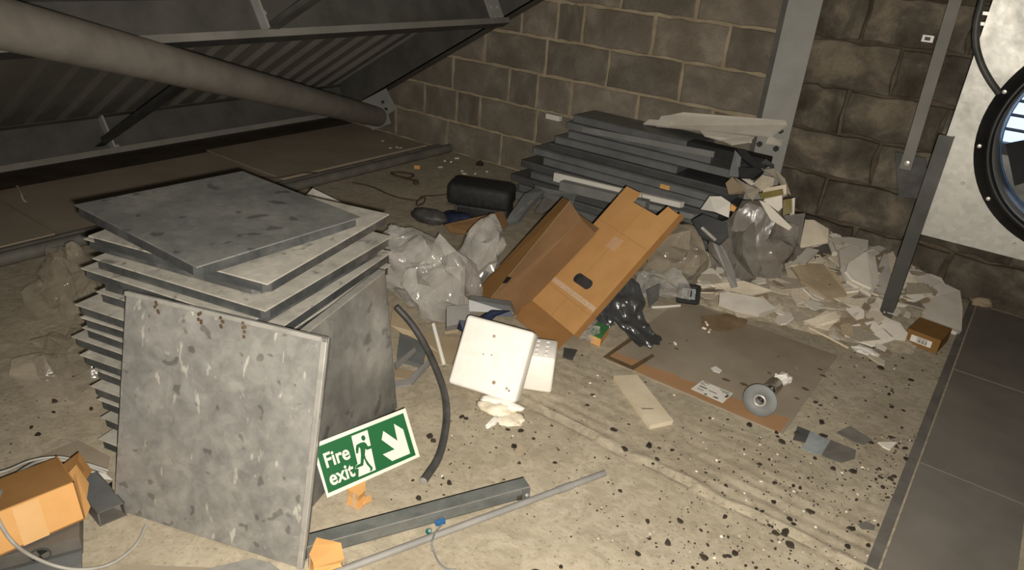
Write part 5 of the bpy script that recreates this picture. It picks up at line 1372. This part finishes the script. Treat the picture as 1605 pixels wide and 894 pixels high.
while count < 240:
    x = rr.uniform(-1.18, -0.16); yy = rr.uniform(2.98, 3.90)
    h = mound_h(x, yy)
    if h < 0.012 and rr.random() < 0.86: continue
    front = yy < 3.35
    m = rr.choices(('plaster_white', 'plaster_beige', 'plaster_brown'), (0.34, 0.50, 0.16))[0]
    s = rr.uniform(0.022, 0.060) if rr.random() < 0.62 else rr.uniform(0.06, 0.115)
    if h < 0.012: s *= 0.5
    o = link('board_shard', rr.choice(SH[m]))
    o.location = (x, yy, h * 0.80 + 0.010 + rr.uniform(0, 0.012))
    o.scale = (s, s, s * (0.8 if s < .06 else 0.5))
    o.rotation_mode = 'ZYX'
    o.rotation_euler = (rr.gauss(0.20, 0.16), rr.gauss(0.0, 0.16), rr.uniform(0, 6.28))
    zone = ('behind the steel post' if x > -0.36 else 'at the front edge of the rubble heap' if yy < 3.28 else 'on the rubble heap near the grey sacks' if x < -0.85
            else 'high on the rubble heap by the wall' if yy > 3.62 else 'in the middle of the rubble heap')
    size = 'large' if s > .06 else 'small' if s < .035 else 'middling'
    colr = {'plaster_white': 'white', 'plaster_beige': 'beige', 'plaster_brown': 'dirty brown'}[m]
    tag(o, '%s %s plasterboard shard %s' % (size, colr, zone), 'board shard', '%s %s shards %s' % (size, colr, zone))
    count += 1
# the larger pieces
wpoly('white_board', [(-0.296, 3.894, 0.14), (-0.133, 3.846, 0.11), (-0.051, 3.859, 0.09), (-0.013, 3.708, 0.06), (0.014, 3.547, 0.02), (0, 3.516, 0.02), (-0.274, 3.507, 0.05)], 0.018, 'plaster_white', 'large clean white board slab lying right of the steel post', 'board')
wpoly('white_board', [(-0.416, 3.819, 0.18), (-0.309, 3.916, 0.15), (-0.277, 3.495, 0.09), (-0.356, 3.46, 0.1), (-0.405, 3.681, 0.15)], 0.016, 'plaster_white', 'white board piece standing directly behind the steel post', 'board')
wpoly('white_board', [(-0.585, 3.604, 0.21), (-0.551, 3.689, 0.22), (-0.433, 3.688, 0.2), (-0.365, 3.517, 0.15), (-0.365, 3.395, 0.12), (-0.48, 3.398, 0.15), (-0.53, 3.455, 0.18)], 0.014, 'plaster_white', 'broad pale board piece at the top of the rubble heap', 'board')
wpoly('beige_board', [(-0.507, 3.467, 0.21), (-0.469, 3.622, 0.235), (-0.406, 3.575, 0.19), (-0.374, 3.407, 0.145), (-0.458, 3.38, 0.17), (-0.498, 3.406, 0.19)], 0.012, 'plaster_white', 'six-sided pale board piece lying on the broad pale one', 'board')
wpoly('beige_board', [(-0.731, 3.37, 0.15), (-0.705, 3.387, 0.17), (-0.612, 3.463, 0.17), (-0.532, 3.413, 0.16), (-0.453, 3.333, 0.11), (-0.521, 3.255, 0.1), (-0.651, 3.28, 0.13)], 0.014, 'plaster_brown', 'large brown stained board shard in the middle of the heap', 'board')
wpoly('beige_board', [(-0.732, 3.347, 0.16), (-0.718, 3.542, 0.2), (-0.663, 3.554, 0.2), (-0.677, 3.395, 0.17)], 0.010, 'plaster_white', 'bright white folded shard left of the brown stained one', 'board')
wpoly('white_board', [(-0.912, 2.962, 0.085), (-0.885, 2.98, 0.095), (-0.737, 3.031, 0.095), (-0.67, 3.023, 0.075), (-0.715, 2.941, 0.06), (-0.82, 2.912, 0.06), (-0.888, 2.908, 0.065)], 0.022, 'plaster_white', 'long white foam strip at the front edge of the rubble', 'board')
wpoly('beige_board', [(-0.547, 3.032, 0.055), (-0.459, 3.193, 0.075), (-0.434, 3.156, 0.06), (-0.439, 3.134, 0.035), (-0.508, 3.057, 0.035)], 0.012, 'plaster_beige', 'flat beige shard at the lower front of the rubble', 'board')
wpoly('beige_board', [(-0.957, 3.004, 0.1), (-0.858, 3.095, 0.12), (-0.729, 3.115, 0.11), (-0.789, 3.047, 0.09), (-0.912, 3.013, 0.09)], 0.010, 'plaster_beige', 'long beige strip just above the white foam strip', 'board')
wpoly('beige_board', [(-0.443, 3.34, 0.085), (-0.374, 3.419, 0.095), (-0.37, 3.331, 0.05), (-0.409, 3.309, 0.05)], 0.012, 'plaster_beige', 'pale beige shard left of the post foot', 'board')
lump('grey_stone', (-0.512, 3.106, 0.03), (0.018, 0.014, 0.018), 8, 'slate_scrap', 'dark stone on the front of the rubble heap', 'stone', 0.2, 0.3)
wpoly('grey_board', [(-0.718, 3.598, 0.17), (-0.66, 3.736, 0.19), (-0.626, 3.684, 0.16), (-0.683, 3.518, 0.15)], 0.01, 'grey_scrap', 'dark grey board patch below the beige tile', 'board')
tag(MB().tube([(-0.646, 3.7, 0.197), (-0.602, 3.62, 0.18)], 0.014, 8).build('white_stub', 'plaster_white', None, True), 'short white tube stub right of the beige tile', 'tube')
lump('mortar_lump', (0.053, 3.986, 0.02), (0.05, 0.035, 0.025), 11, 'plaster_brown', 'pale mortar lump at the wall beside the cover plates', 'lump', 0.2)

# ================================================================ DARK FLAKES ON THE FLOOR
def flake_mesh(k):
    r = random.Random(900 + k)
    n = r.choice((5, 6, 7, 8))
    pts = [(cos(2 * pi * i / n) * r.uniform(.6, 1.25), sin(2 * pi * i / n) * r.uniform(.4, .9)) for i in range(n)]
    vs = [(x * .85, y * .85, 0.34 + r.uniform(-.1, .12)) for x, y in pts] + [(x, y, 0.0) for x, y in pts]
    fs = [list(range(n)), list(range(2 * n - 1, n - 1, -1))] + [(i, n + i, n + (i + 1) % n, (i + 1) % n) for i in range(n)]
    return vs, fs
FL = [flake_mesh(k) for k in range(10)]
FLM = [MB().add(*f).mesh('flake', 'dark_flake') for f in FL]
rr = random.Random(77)
clusters = [(-0.13, 1.72, .10, 9), (-0.33, 1.42, .10, 9), (-0.02, 2.45, .05, 8), (-0.25, 2.1, .15, 9), (-0.12, 2.0, .12, 12), (-0.35, 1.7, .2, 8), (0.0, 2.2, .05, 6), (-1.27, 1.53, .05, 4)]
def flake_spot():
    q = rr.random()
    if q < 0.40:
        cx, cy, sd, w = rr.choices(clusters, [c[3] for c in clusters])[0]
        return rr.gauss(cx, sd), rr.gauss(cy, sd)
    if q < 0.70:
        return rr.uniform(-0.5, 0.0), rr.uniform(1.2, 3.3)
    if q < 0.93:
        return rr.uniform(-1.15, -0.2), rr.uniform(1.1, 2.2)
    if q < 0.97:
        return rr.uniform(-2.4, -1.9), rr.uniform(0.2, 0.95)
    return rr.uniform(-1.4, -1.0), rr.uniform(1.2, 1.75)
def blocked(x, y):
    if x > 0.0 or y > 3.35 or y < 0.5: return True
    if -1.08 < x < -0.36 and 2.2 < y < 2.95: return rr.random() < 0.9
    if -1.5 < x < -1.05 and 1.62 < y < 2.1: return True
    if -2.1 < x < -1.25 and 0.6 < y < 1.6: return True
    if -0.96 < x < -0.66 and 1.93 < y < 2.17: return True
    if x < -0.45 and y > 3.0: return True
    if abs((y - 1.40) - (x + 0.85) * 1.78) < 0.10 and x < -0.82: return True
    if abs((y - 1.62) - (x + 0.72) * 2.47) < 0.06 and x < -0.70: return True
    return False
n_big = 0
while n_big < 170:
    x, yy = flake_spot()
    if blocked(x, yy): continue
    s = rr.choice((.006, .007, .008, .009, .011, .014)) * rr.uniform(.8, 1.15)
    o = link('dark_flake', rr.choice(FLM))
    o.location = (x, yy, 0.0005)
    o.scale = (s, s, s)
    o.rotation_euler = (0, 0, rr.uniform(0, 6.28))
    zone = ('beyond the torn grey tape' if yy > 2.45 else 'around the torn grey tape' if x > -0.45 and yy > 2.05 else 'on the concrete left of the hose' if x < -1.2 else
            'between the timber batten and the floor joint' if yy > 1.8 else 'at the bottom right near the cover plates' if x > -0.5 else 'in the middle foreground right of the conduit')
    size = 'large' if s > .0105 else 'small' if s < .0075 else 'medium'
    tag(o, '%s dark flake on the floor %s' % (size, zone), 'flake', '%s dark flakes %s' % (size, zone))
    n_big += 1
m = MB(); n = 0
while n < 700:
    x, yy = flake_spot()
    if blocked(x, yy): continue
    s = rr.uniform(.0018, .0048); g = rr.uniform(0, 6.28)
    vs, fs = rr.choice(FL)
    m.add([(x + s * (a * cos(g) - b * sin(g)), yy + s * (a * sin(g) + b * cos(g)), 0.0003 + s * c) for a, b, c in vs], fs)
    n += 1
tag(m.build('dark_grit', 'dark_flake'), 'fine dark grit strewn over the concrete floor', 'grit', kind='stuff')
m = MB(); n = 0
while n < 90:
    x, yy = flake_spot()
    if blocked(x, yy): continue
    s = rr.uniform(.002, .006); g = rr.uniform(0, 6.28)
    vs, fs = rr.choice(FL)
    m.add([(x + s * (a * cos(g) - b * sin(g)), yy + s * (a * sin(g) + b * cos(g)), 0.0003 + s * c) for a, b, c in vs], fs)
    n += 1
tag(m.build('pale_grit', 'plaster_white'), 'tiny pale crumbs strewn over the concrete floor', 'grit', kind='stuff')
